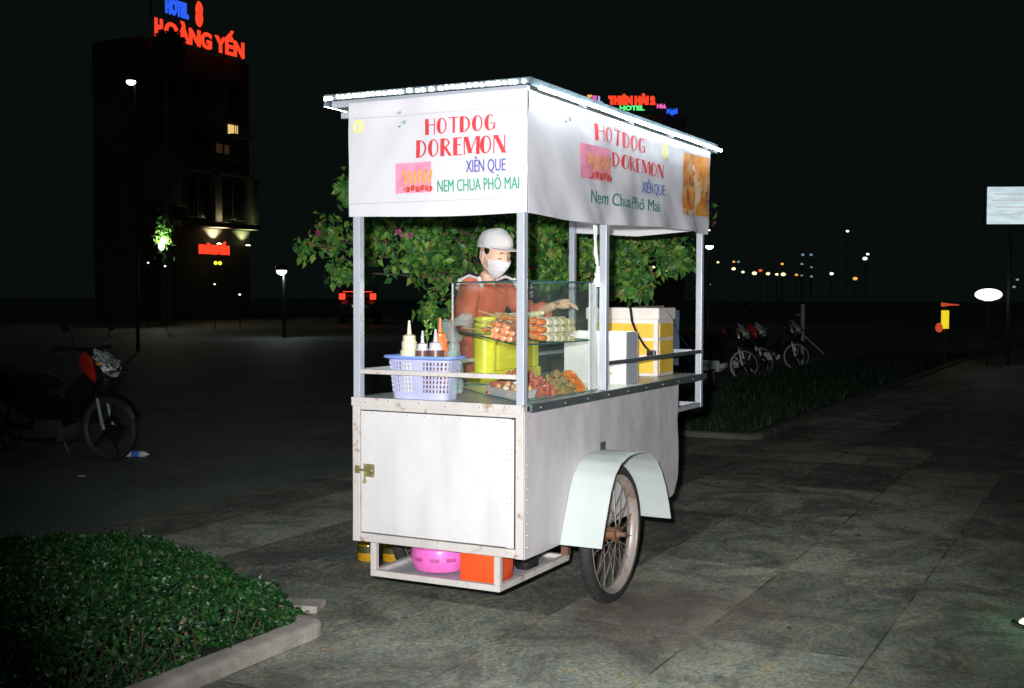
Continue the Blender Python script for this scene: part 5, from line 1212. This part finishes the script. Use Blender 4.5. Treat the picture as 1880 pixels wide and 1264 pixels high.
for i, (x, y, a, lab) in enumerate(right_bikes):
    c = copy_tree(m0); c.location = (x, y, G); c.rotation_euler = (0, 0, R(a)); tag(c, lab, None, 'motorcycles parked beyond the verge')
    for ch in c.children:
        for g_ in list(ch.children)+[ch]:
            if g_.data and g_.data.materials[0] in (M_alloyd, M_forks): g_.data = g_.data.copy(); g_.data.materials[0] = M_chrome2
    if i in (0, 2, 3):
        for ch in c.children:
            if ch.data.materials and ch.data.materials[0] == M_bikered:
                ch.data = ch.data.copy(); ch.data.materials[0] = M_bikeblk
bt = thing('plastic_bottle', 'empty clear plastic water bottle with a blue label lying beside the left motorcycle', 'bottle', (3.46, 5.61, G+0.032), math.atan2(-.86, .3))
BM_ = Matrix.Rotation(R(90), 4, 'Y')
MB().lathe([(0, -.12), (.026, -.12), (.030, -.11), (.030, -.04), (.028, -.035), (.030, -.03)], n=16).lathe([(.030, .045), (.028, .05), (.030, .055), (.026, .09), (.011, .11), (.011, .125), (0, .125)], n=16).xf(BM_).build('bottle_body', M_clearpl, bt, True)
MB().lathe([(.0308, -.03), (.0308, .045)], n=16).xf(BM_).build('label_band', plain('blue_label', (0.06, 0.20, 0.62), 0.4), bt, True)

# ------------------------------------------------------------------ far background: hotels, lamps, car, signs
M_neon = glow('red_neon', (1.0, 0.055, 0.02), 1.15); M_neonb = glow('blue_neon', (0.03, 0.13, 1.0), 0.9); M_neong = glow('green_neon', (0.12, 1.0, 0.25), 1.0)
M_neonp = glow('pink_neon', (0.9, 0.15, 0.55), 0.9); M_neonv = glow('violet_neon', (0.5, 0.5, 1.0), 0.9); M_neono = glow('orange_neon', (1.0, 0.5, 0.1), 0.9)
def neon(txt, loc, dirx, wd, hh, tube_, m, name, parent):
    """outlined tube letters on a vertical plane; dirx is the reading direction in plan"""
    cu = bpy.data.curves.new('t', 'FONT'); cu.body = txt; cu.size = 1; cu.fill_mode = 'NONE'; cu.bevel_depth = tube_/wd; cu.bevel_resolution = 1; cu.resolution_u = 3
    o = bpy.data.objects.new('t', cu); COL.objects.link(o); dg = bpy.context.evaluated_depsgraph_get()
    bd = [v.co.copy() for v in bpy.data.meshes.new_from_object(o.evaluated_get(dg)).vertices]
    x0, x1 = min(v.x for v in bd), max(v.x for v in bd); cu.bevel_depth = tube_*(x1-x0)/wd
    me = bpy.data.meshes.new_from_object(o.evaluated_get(bpy.context.evaluated_depsgraph_get()))
    d = Vector((*dirx, 0)).normalized(); L0 = Vector(loc); k = wd/(x1-x0)
    mb = MB(); mb.add([L0+d*(v.co.x-x0)*k+Vector((0, 0, v.co.y/0.73*hh))+d.cross(Vector((0, 0, 1)))*v.co.z*k for v in me.vertices], [tuple(p.vertices) for p in me.polygons])
    bpy.data.objects.remove(o); bpy.data.curves.remove(cu)
    return mb
HV = 43.8
hot = thing('hotel_building', 'dark multi storey hotel on the left with a red neon roof sign', 'building', (47.2, 45.5, G))
rel(hot, MB().box((42.6, HV, G), (51.25, HV+3.4, 5.0)).box((42.6, HV, 6.2), (51.25, HV+3.4, 14.7)).box((42.6, HV+0.8, 5.0), (51.25, HV+3.4, 6.2)), 'wall', M_facade)
rel(hot, MB().box((45.6, HV-0.9, 5.05), (51.2, HV-0.005, 5.35)), 'cornice', M_facade, bevel=0.04)
rel(hot, MB().box((45.9, HV-0.35, 8.05), (51.2, HV-0.005, 8.2)), 'cornice', M_facade); rel(hot, MB().box((46.6, HV-0.30, 8.9), (51.2, HV-0.005, 9.0)), 'cornice', M_facade)
for x in (47.8, 51.0): rel(hot, MB().box((x, HV-0.45, 5.36), (x+0.55, HV-0.006, 8.04)), 'pilaster', M_facade)
M_win = plain('dark_window_glass', (0.006, 0.008, 0.009), 0.15)
for x, z, ww, hh in ((46.0, 5.6, 1.6, 2.2), (48.6, 5.6, 2.2, 2.2), (44.0, 9.5, 1.2, 1.5), (46.4, 9.5, 1.2, 1.5), (49.4, 11.6, 1.2, 1.5), (44.0, 11.6, 1.2, 1.5), (46.4, 11.6, 1.2, 1.5)):
    wn = rel(hot, MB().box((x, HV-0.04, z), (x+ww, HV-0.004, z+hh)), 'window', M_win)
    f_ = MB()
    for a, b_ in (((x-.04, z), (x-.04, z+hh)), ((x+ww+.04, z), (x+ww+.04, z+hh)), ((x-.04, z-.04), (x+ww+.04, z-.04)), ((x-.04, z+hh+.04), (x+ww+.04, z+hh+.04)), ((x+ww/2, z), (x+ww/2, z+hh))): f_.beam((a[0], HV-0.05, a[1]), (b_[0], HV-0.05, b_[1]), 0.07)
    o_ = f_.xf(Matrix.Translation(-Vector(hot.location))).build('window_frame', M_dark, wn)
wn = rel(hot, MB().box((48.4, HV-0.04, 8.4+.9), (48.9, HV-0.004, 9.8)), 'window', glow('dim_lit_curtain', (0.30, 0.13, 0.05), 0.10)); wn = rel(hot, MB().box((49.1, HV-0.04, 9.3), (49.45, HV-0.004, 9.8)), 'window', bpy.data.materials['dim_lit_curtain'])
bal = rel(hot, MB().box((49.0, HV-0.8, 10.25), (50.6, HV-0.005, 10.4)), 'balcony', M_facade)
rl_ = MB()
for k in range(9): rl_.beam((49.05+0.19*k, HV-0.78, 10.4), (49.05+0.19*k, HV-0.78, 10.9), 0.03)
rl_.beam((49.0, HV-0.78, 10.92), (50.6, HV-0.78, 10.92), 0.04); rl_.xf(Matrix.Translation(-Vector(hot.location))).build('railing', M_dark, bal)
rel(hot, MB().box((49.4, HV-0.06, 10.42), (50.2, HV-0.005, 11.0)), 'lit_door', glow('warm_window', (0.9, 0.62, 0.22), 0.9))
def pl(loc, e, c, r=0.08, nm='lamp_and_fill_light', spot=None):
    l = bpy.data.lights.new(nm, 'SPOT' if spot else 'POINT'); l.energy = e; l.color = c; l.shadow_soft_size = r
    o = bpy.data.objects.new(nm, l); COL.objects.link(o); o.location = loc
    if spot: l.spot_size = R(spot[0]); l.spot_blend = 0.8; o.rotation_euler = Vector(spot[1]).to_track_quat('-Z', 'Y').to_euler()
    return o
for x, col, e in ((48.08, (1.0, 0.80, 0.50), 420), (50.55, (0.85, 1.0, 0.45), 190)):
    wl = thing('wall_lamp', 'wall lamp washing the hotel facade with %s light' % ('warm' if x < 49 else 'greenish'), 'lamp', (x, HV-0.45, 4.1))
    MB().lathe([(0, -0.06), (0.16, -0.03), (0.20, 0.03), (0.17, 0.03), (0.0, -0.01)], n=14).build('lamp_dish', M_chrome, wl, True); MB().ball((0, 0, 0.03), (0.17, 0.12, 0.07), 12, 8).build('bulb', glow('bulb', col, 6), wl, True)
    pl((x, HV-0.45, 4.22), e*2.0, col, 0.06, spot=(105, (0, 0.25, 1)))
    pl((x+0.1, HV-0.8, 5.6), e*0.05, col, 0.06)  # added fill light above the cornice for the pilasters, no lamp fitting here
hs = thing('roof_sign', 'red neon roof sign with the blue word HOTEL and an 8, at the top left', 'sign', (46.9, HV-0.1, 14.7))
mb = neon('H', (43.36, HV-0.3, 14.9), (1, 0), 0.62, 0.86, 0.060, M_neon, '', hs); rel(hs, mb, 'letters', M_neon)
mb = neon('OÀNG YẾN', (44.15, HV-0.3, 14.9), (1, 0), 6.3, 0.86, 0.060, M_neon, '', hs)
rel(hs, mb, 'letters', M_neon)
mb = neon('8', (46.45, HV-0.3, 16.1), (1, 0), 0.62, 1.15, 0.085, M_neon, '', hs); rel(hs, mb, 'letters', M_neon)
mb = neon('HOTEL', (44.2, HV-0.3, 16.25), (1, 0), 1.7, 0.72, 0.05, M_neonb, '', hs); rel(hs, mb, 'letters', M_neonb)
sf = MB()
for z in (14.85, 15.85, 17.3): sf.beam((43.2, HV-0.12, z), (50.8 if z < 16 else 47.3, HV-0.12, z), 0.06)
for x in (43.3, 45.2, 47.2, 49.0, 50.7): sf.beam((x, HV-0.12, 14.6), (x, HV-0.12, 17.3 if x < 47.5 else 15.85), 0.07)
rel(hs, sf, 'sign_frame', M_dark)
es = thing('entrance_sign', 'small red neon sign above the hotel entrance with two yellow lamps', 'sign', (47.1, HV-0.95, 3.8))
rel(es, neon('YẾN SAO', (45.87, HV-1.0, 3.6), (1, 0), 2.35, 0.42, 0.06, M_neon, '', es), 'letters', M_neon) if False else rel(es, neon('HOÀNG YẾN', (45.87, HV-1.0, 3.6), (1, 0), 2.35, 0.38, 0.065, M_neon, '', es), 'letters', M_neon)
for x in (47.15, 47.5): rel(es, MB().ball((x, HV-1.0, 3.05), 0.11, 10, 8), 'yellow_lamp', glow('yellow_lamp_glass', (0.9, 0.85, 0.05), 1.3) if x < 47.3 else bpy.data.materials['yellow_lamp_glass'])
rel(es, MB().box((45.7, HV-0.94, 3.45), (48.4, HV-0.86, 4.05)), 'board', M_dark)
# second hotel, straight behind the canopy
ht2 = thing('hotel_tower', 'dark hotel tower behind the canopy carrying red and green neon letters', 'building', (62.5, 24.5, G))
TM = Matrix.Translation((61.6, 24.2, 0)) @ Matrix.Rotation(math.atan2(-2.39, 1.24), 4, 'Z')
rel(ht2, MB().box((-3.6, 0.3, G), (3.4, 8, 11.9)).xf(TM), 'wall', M_facade)
for i in range(3):
    for j in range(4): rel(ht2, MB().box((-3.0+1.7*j, 0.26, 2.5+3*i), (-2.0+1.7*j, 0.297, 4.2+3*i)).xf(TM), 'window', M_win)
hs2 = thing('roof_sign', 'red and green neon HOTEL sign seen just above the canopy edge', 'sign', (61.4, 24, 12))
D2 = (1.24, -2.39)
rel(hs2, neon('THIÊN HẢI 2', (60.76, 25.1, 12.47), D2, 2.66, 0.42, 0.055, M_neon, '', hs2), 'letters', M_neon)
rel(hs2, neon('HOTEL', (61.04, 24.53, 12.10), D2, 1.42, 0.26, 0.028, M_neong, '', hs2), 'letters', M_neong)
for txt, s0, m_ in (('T', 0.0, M_neono), ('E', 0.30, M_neonp), ('L', 0.62, M_neonv)):
    rel(hs2, neon(txt, (60.20+s0*0.46, 26.25-s0*0.889, 12.58-s0*0.10), D2, 0.30, 0.38, 0.035, m_, '', hs2), 'letters', m_)
sfm = MB().beam((60.1, 26.4, 12.0), (62.3, 22.3, 12.0), 0.05)
for t in (0.1, 0.5, 0.9): sfm.beam((60.1+2.2*t, 26.4-4.1*t+0.05, 11.7), (60.1+2.2*t, 26.4-4.1*t+0.05, 12.95), 0.05)
rel(hs2, sfm, 'sign_frame', M_dark)
hs3 = thing('small_neon_sign', 'tiny red and blue neon sign right of the green HOTEL letters', 'sign', (62.2, 22.1, 12))
rel(hs3, neon('Nhà', (62.02, 22.61, 12.22), (1, -1.9), 0.52, 0.24, 0.02, M_neonp, '', hs3), 'letters', M_neonp); rel(hs3, neon('Nghỉ', (62.30, 22.1, 11.92), (1, -1.9), 0.62, 0.26, 0.03, M_neonb, '', hs3), 'letters', M_neonb)
rel(hs3, MB().beam((62.1, 22.7, 11.85), (62.7, 21.5, 11.85), 0.05).beam((62.4, 22.1, 8), (62.4, 22.1, 11.85), 0.08), 'sign_frame', M_dark)
# lamps
def street_lamp(label, x, y, z, r, col, e, light=0, group=None):
    root = thing('street_lamp', label, 'street lamp', (x, y, G), 0, group); H = z-G
    MB().tube([(0.25, 0.1, 0), (0.25, 0.1, H*0.96), (0.15, 0.05, H+r*1.2), (0, 0, H+r*1.3)], [r*.4, r*.3, r*.22, r*.2], 8).build('pole', M_black, root, True)
    MB().lathe([(0, r*1.2), (r*1.1, r*0.9), (r*1.2, r*0.2), (r*1.1, r*0.15)], (0, 0, H), 16).build('lamp_hood', M_black, root, True)
    MB().ball((0, 0, H), (r, r, r*.75), 14, 10).build('bulb', glow('lamp_glass', col, e), root, True)
    if light: pl((x, y, z-r*1.4), light, col, 0.1, 'street_lamp_light')
    return root
street_lamp('bright white street lamp high at the left, above the motorcycle', 18.03, 20.07, 6.63, 0.115, (0.9, 1.0, 0.85), 8, 0)
street_lamp('bluish white lamp just left of the tree, low over the street', 27.61, 22.93, 2.11, 0.17, (0.85, 0.92, 1.0), 5, 30)
street_lamp('round white lamp just right of the far canopy post', 34.16, 10.30, 2.97, 0.13, (1.0, 1.0, 0.95), 6, 0)
def small_lamp(label, x, y, z, r, col, e, group): return street_lamp(label, x, y, z, r, col, e, 0, group)
o0 = Vector((-4.483, -2.257, 1.35)); 
far = [
    (53.50, 16.61, 4.59, 0.041, 'w'),
    (53.65, 16.19, 2.99, 0.043, 'y'),
    (54.01, 15.49, 3.02, 0.048, 'o'),
    (54.00, 15.49, 2.67, 0.068, 'y'),
    (54.12, 15.28, 3.02, 0.054, 'g'),
    (54.20, 15.07, 2.51, 0.054, 'y'),
    (54.46, 14.56, 2.45, 0.081, 'y'),
    (54.60, 14.30, 2.59, 0.068, 'r'),
    (54.77, 13.96, 2.43, 0.068, 'y'),
    (55.11, 13.34, 2.92, 0.054, 'o'),
    (54.97, 13.57, 2.40, 0.054, 'y'),
    (55.12, 13.28, 2.40, 0.081, 'y'),
    (55.42, 12.70, 2.38, 0.054, 'o'),
    (55.60, 12.44, 3.38, 0.054, 'b'),
    (55.79, 12.07, 3.38, 0.054, 'b'),
    (55.56, 12.47, 2.92, 0.048, 'b'),
    (55.78, 12.04, 2.76, 0.041, 'b'),
    (55.76, 12.03, 2.30, 0.048, 'b'),
    (55.54, 12.46, 2.35, 0.041, 'b'),
    (56.23, 11.14, 2.44, 0.068, 'w'),
    (56.66, 10.48, 4.56, 0.054, 'w'),
    (57.02, 9.68, 3.20, 0.081, 'w'),
    (57.09, 9.56, 3.42, 0.054, 'w'),
    (56.76, 10.09, 2.20, 0.081, 'o'),
    (52.17, 19.04, 2.74, 0.054, 'y'),
    (52.29, 18.79, 2.68, 0.048, 'y'),
    (52.45, 18.48, 2.60, 0.068, 'y'),
    (60.47, 2.90, 2.17, 0.054, 'b'),
    (60.38, 3.04, 1.81, 0.054, 'b'),
    (33.10, 34.16, 2.63, 0.034, 'w'),
    (33.42, 33.53, 2.49, 0.034, 'w'),
    (34.80, 30.75, 1.32, 0.040, 'w'),
    (34.33, 31.68, 1.75, 0.034, 'w'),
    (53.42, 16.53, 1.88, 0.041, 'g'),
]
FC = dict(w=((0.95, 1.0, 0.95), 'white'), y=((1.0, 0.80, 0.40), 'warm yellow'), o=((1.0, 0.50, 0.10), 'orange'), r=((1.0, 0.10, 0.05), 'red'), b=((0.45, 0.65, 0.80), 'pale blue'), g=((0.35, 0.75, 0.62), 'greenish'))
ORD = 'first second third fourth fifth sixth seventh eighth ninth tenth eleventh twelfth'.split()
proto = {}; cnt = {}
M_pole = M_black
for (x, y, z, r_, c) in sorted(far, key=lambda t: (t[4], -t[1])):
    side = 'left' if y > 25 else ('far right' if y < 8 and x < 53.6 and c == 'b' else 'right'); key = (c, side); n_ = cnt.get(key, 0); cnt[key] = n_+1
    where = {'left': 'far away on the dark street left of the cart', 'right': 'in the distant lights right of the cart', 'far right': 'at the right edge of the photo'}[side]
    root = thing('distant_lamp', '%s %s lamp from the left %s' % (ORD[n_], FC[c][1], where), 'lamp', (x, y, G), 0, 'distant lamps')
    H = z-G
    if c not in proto: proto[c] = glow('far_lamp_'+FC[c][1].split()[-1], FC[c][0], {'y': 2.2, 'w': 1.8, 'o': 1.0, 'r': 0.9, 'b': 0.42, 'g': 0.35}[c])
    MB().beam((0.03, 0.02, 0), (0.03, 0.02, H), 0.03).build('pole', M_pole, root)
    MB().ball((0, 0, H), (r_, r_*1.5, r_), 10, 7).build('bulb', proto[c], root, True)
# car with its tail lights on
car = thing('parked_car', 'dark car far down the street showing red tail lights behind the tree', 'car', (45.6, 32.1, G), math.atan2(.46, .89)+0.05)
extrude(MB(), [(-2.1, 0.45), (-2.15, 0.95), (-2.0, 1.15), (-1.75, 1.75), (-1.2, 1.85), (0.4, 1.80), (1.1, 1.25), (2.0, 1.05), (2.15, 0.8), (2.15, 0.4), (1.6, 0.3), (-1.8, 0.3)], -0.9, 0.9, 0.05).build('body', plain('car_paint', (0.03, 0.03, 0.035), 0.25, 0, 0.1, coat=0.7), car, True, 0.04)
for x_ in (-1.35, 1.35):
    for s_ in (-1, 1): MB().lathe([(0, -.11), (.26, -.11), (.34, -.08), (.34, .08), (.26, .11), (0, .11)], n=24, M=Matrix.Rotation(R(90), 4, 'X')).xf(Matrix.Translation((x_, s_*0.82, 0.34))).build('wheel', M_tyre, car, True)
M_tail = glow('tail_lamp_glass', (1.0, 0.07, 0.03), 1.2)
for s_ in (-1, 1): MB().box((-2.22, s_*0.74-0.15, 1.20), (-2.06, s_*0.74+0.15, 1.50), 0.04).build('tail_light', M_tail, car)
MB().box((-1.93, -0.22, 1.68), (-1.78, 0.22, 1.75), 0.02).build('brake_light', M_tail, car); MB().box((-2.2, -0.7, 1.56), (-2.09, 0.7, 1.60)).build('light_bar', M_tail, car)
MB().box((-2.23, -0.26, 0.82), (-2.17, 0.26, 0.96)).build('number_plate', glow('plate_lit', (0.7, 0.55, 0.3), 0.35), car)
MB().add([(-2.02, -0.72, 1.2), (-2.02, 0.72, 1.2), (-1.83, 0.62, 1.66), (-1.83, -0.62, 1.66)], [(0, 1, 2, 3)]).build('rear_window', M_win, car)
# lit shrub on the left
ls_ = thing('lit_shrub', 'small shrub lit greenish white from below, far left of the cart', 'shrub', (37.2, 37.2, G)); rr_ = random.Random(3)
hm = MB(); leaf_cards(hm, [(Vector((rr_.gauss(0, .16), rr_.gauss(0, .16), 4.1+rr_.gauss(0, .42))), Vector((-1, -.6, .2))) for _ in range(260)], 0.22, rr_, 0.3, 0.2, 0.4); hm.build('crown', M_leaf, ls_, 'leaf')
MB().tube([(0, 0, 0), (0.02, 0, 2), (0, 0, 4.3)], [.09, .07, .03], 8).build('trunk', M_bark, ls_); pl((36.9, 36.95, 3.75), 110, (0.9, 1.0, 0.7), 0.05)
MB().ball((-0.35, -0.22, 3.62), (0.14, 0.14, 0.2), 10, 8).build('spotlight', glow('shrub_lamp', (0.9, 1.0, 0.75), 3), ls_, True)
# lit board, lamp and small signs on the right
def sign_lines(x, y0, y1, zs, m): 
    mb = MB()
    for z, a, b_ in zs: mb.box((x-0.004, y0+(y1-y0)*a, z), (x, y0+(y1-y0)*b_, z+0.035))
    return mb
ms, nt_, b_ = new_mat('lit_board_face'); co = coords(nt_, (1, 1, 1)); nz = N(nt_, 'ShaderNodeTexNoise', i_Scale=4.0, i_Detail=2.0); mp_ = N(nt_, 'ShaderNodeMapping'); mp_.inputs['Scale'].default_value = (1, 0.6, 3.0); nt_.links.new(co, mp_.inputs[0]); nt_.links.new(mp_.outputs[0], nz.inputs['Vector'])
nt_.links.new(ramp(nt_, nz.outputs[0], [(0.35, (0.50, 0.62, 0.66)), (0.65, (0.66, 0.80, 0.84))]), b_.inputs['Emission Color']); b_.inputs['Emission Strength'].default_value = 1.0; b_.inputs['Base Color'].default_value = (0.1, 0.1, 0.1, 1)
bd = thing('lit_board', 'pale blue lit sign board at the right edge of the photo', 'sign', (22.5, 0.15, G))
bmx = Matrix.Translation((22.5, 0.10, 3.23)) @ Matrix.Rotation(YAW-0.1, 4, 'Z')
rel(bd, MB().box((0, -0.50, -0.385), (0.03, 0.41, 0.385), 0.01).xf(bmx), 'panel', ms); rel(bd, MB().box((0.031, -0.54, -0.42), (0.14, 0.45, 0.42), 0.02).xf(bmx), 'casing', M_dark)
rel(bd, MB().tube([(22.62, 0.05, G), (22.62, 0.05, 3.0)], 0.04, 8), 'pole', M_dark)
sl_ = MB()
for z, a, b2 in ((0.22, 0.12, 0.86), (0.09, 0.2, 0.9), (-0.05, 0.1, 0.8), (-0.20, 0.25, 0.75)): sl_.box((-0.004, -0.50+0.91*a, z), (-0.001, -0.50+0.91*b2, z+0.028))
rel(bd, sl_.xf(bmx), 'faded_lines', glow('faded_print', (0.58, 0.62, 0.64), 0.85))
lo = thing('oval_lamp', 'white oval lamp glowing on a post near the right edge', 'lamp', (22.3, 0.42, G))
MB().ball((0, 0, 1.49), (0.15, 0.27, 0.125), 20, 12).build('diffuser', glow('oval_glass', (1.0, 0.98, 0.88), 2.2), lo, True); MB().tube([(0, 0, 0), (0, 0, 1.38)], 0.03, 8).build('post', M_dark, lo); MB().lathe([(0, 1.33), (0.12, 1.345), (0.12, 1.36), (0, 1.37)], n=16).build('collar', M_chrome, lo)
ys = thing('banner_light', 'narrow upright yellow light with a red lamp at its foot, right side', 'sign', (21.86, 1.21, G))
MB().box((-0.03, -0.075, 0.78), (0.03, 0.075, 1.16), 0.01).build('yellow_panel', glow('yellow_panel', (0.95, 0.72, 0.02), 0.9), ys); MB().ball((-0.02, 0.11, 0.80), (0.04, 0.08, 0.10), 12, 8).build('red_lamp', glow('red_lamp', (0.8, 0.10, 0.04), 0.6), ys, True)
MB().tube([(0, -0.27, 1.275), (0, -0.1, 1.28), (0, 0.08, 1.28)], [0.012, 0.02, 0.045], 8).build('red_strip', bpy.data.materials['red_lamp'], ys, True); MB().beam((0.04, 0, 0), (0.04, 0, 1.28), 0.03).build('post', M_dark, ys)
# white pole at the verge
wp = thing('white_pole', 'slim white pole with a side stay standing at the end of the verge', 'pole', (20.35, 3.80, G))
MB().tube([(0, 0, 0), (0, 0, 1.28)], [0.05, 0.045], 12).build('post', M_forks, wp, True); MB().tube([(0.05, -0.03, 0.62), (0.2, -0.40, 0.25)], 0.015, 6).build('stay', M_forks, wp); MB().tube([(0, 0.06, 1.05), (0, 0.14, 1.07)], .02, 6).build('bracket', M_forks, wp)
# in-ground lamp at the lower right
gl = thing('ground_lamp', 'small greenish white lamp set in the pavement at the lower right edge', 'lamp', (1.27, -1.88, G))
MB().lathe([(0, 0.002), (0.075, 0.002), (0.078, 0.012), (0.060, 0.016), (0.058, 0.010), (0, 0.010)], n=28).build('ring', M_chrome, gl, True); MB().lathe([(0, 0.030), (0.03, 0.026), (0.045, 0.011)], n=24).build('lens', glow('ground_lamp_glass', (0.80, 1.0, 0.55), 5), gl, True)
pl((1.27, -1.88, G+0.16), 0.45, (0.45, 1.0, 0.55), 0.03, 'ground_lamp_light')
# litter
rnl = random.Random(9)
def litter(name, label, x, y, s, m):
    mb = MB(); vs = []; n = 7
    for i in range(n): a = 2*math.pi*i/n; vs.append((s*math.cos(a)*rnl.uniform(.7, 1.2), s*0.7*math.sin(a)*rnl.uniform(.7, 1.2), 0.006+rnl.uniform(0, s*.3)))
    vs += [(v[0], v[1], v[2]-0.003) for v in vs]; fs = [tuple(range(n)), tuple(range(2*n-1, n-1, -1))]+[(i, (i+1) % n, n+(i+1) % n, n+i) for i in range(n)]
    o = mb.add(vs, fs).build(name, m, None); o.location = (x, y, G+0.002); o.rotation_euler = (0, 0, rnl.uniform(0, 6)); tag(o, label, 'litter')
litter('paper_scrap', 'white paper scrap on the road behind the hedge', 0.87, 2.96, 0.030, M_trim)
litter('paper_scrap', 'pale scrap on the dark asphalt left of the hedge', 2.37, 5.11, 0.05, M_trim)
litter('dry_leaf', 'dark dry leaf on the pavement right of the wheel', 1.95, -0.55, 0.035, M_bark)
pass
bpy.data.objects[-1] if False else None
fs_ = tag(MB().box((-0.07, -0.13, 0), (0.07, 0.13, 0.035), 0.008).build('stone_slab', M_stone), 'small pale stone slab lying beyond the planter corner', 'slab'); fs_.location = (-0.03, 1.17, G); fs_.rotation_euler = (0, 0, 0.3)

# tall dark tree standing in front of the hotel roof sign
dt = thing('dark_tree', 'tall unlit tree hiding the second letter of the red roof sign', 'tree', (39.8, 39.4, G)); rd = random.Random(31)
tm = MB(); pts = []
for i in range(2600):
    d = Vector((rd.gauss(0, 1), rd.gauss(0, 1), rd.gauss(0, 1))).normalized()*(rd.random()**0.4)
    p = Vector((0.1+d.x*0.70, -0.1+d.y*0.70, 13.15+d.z*1.0)); 
    if noise.noise(p*1.3) > -0.25: pts.append((p, Vector((-1, -.5, .4))))
leaf_cards(tm, pts, 0.26, rd, 0.4, 0.2, 0.5); tm.build('crown', M_hleaf, dt, 'leaf')
MB().tube([(0.2, 0, 0), (0.1, 0.1, 5), (0, 0, 9.5), (0, 0, 13.0)], [.28, .2, .13, .04], 10).build('trunk', M_bark, dt, True)

for k, (x, y, sz, lab) in enumerate(((-0.50, 0.66, 0.016, 'small brown dead leaf on the slabs in front of the planter kerb tip'), (0.05, 0.62, 0.018, 'tan dead leaf on the slabs between the kerb tip and the cart'), (-0.05, 1.45, 0.02, 'pair of curled brown leaves on a dark slab beyond the stone slab'),
        (0.7, -0.95, 0.02, 'small dark leaf on the slabs in front of the wheel'), (-1.0, 0.1, 0.018, 'tan dead leaf on the slabs nearest the camera'), (2.9, -0.8, 0.03, 'dark curled leaf far to the right of the wheel'))):
    litter('dry_leaf', lab, x, y, sz, M_bark if k % 2 else M_brown)
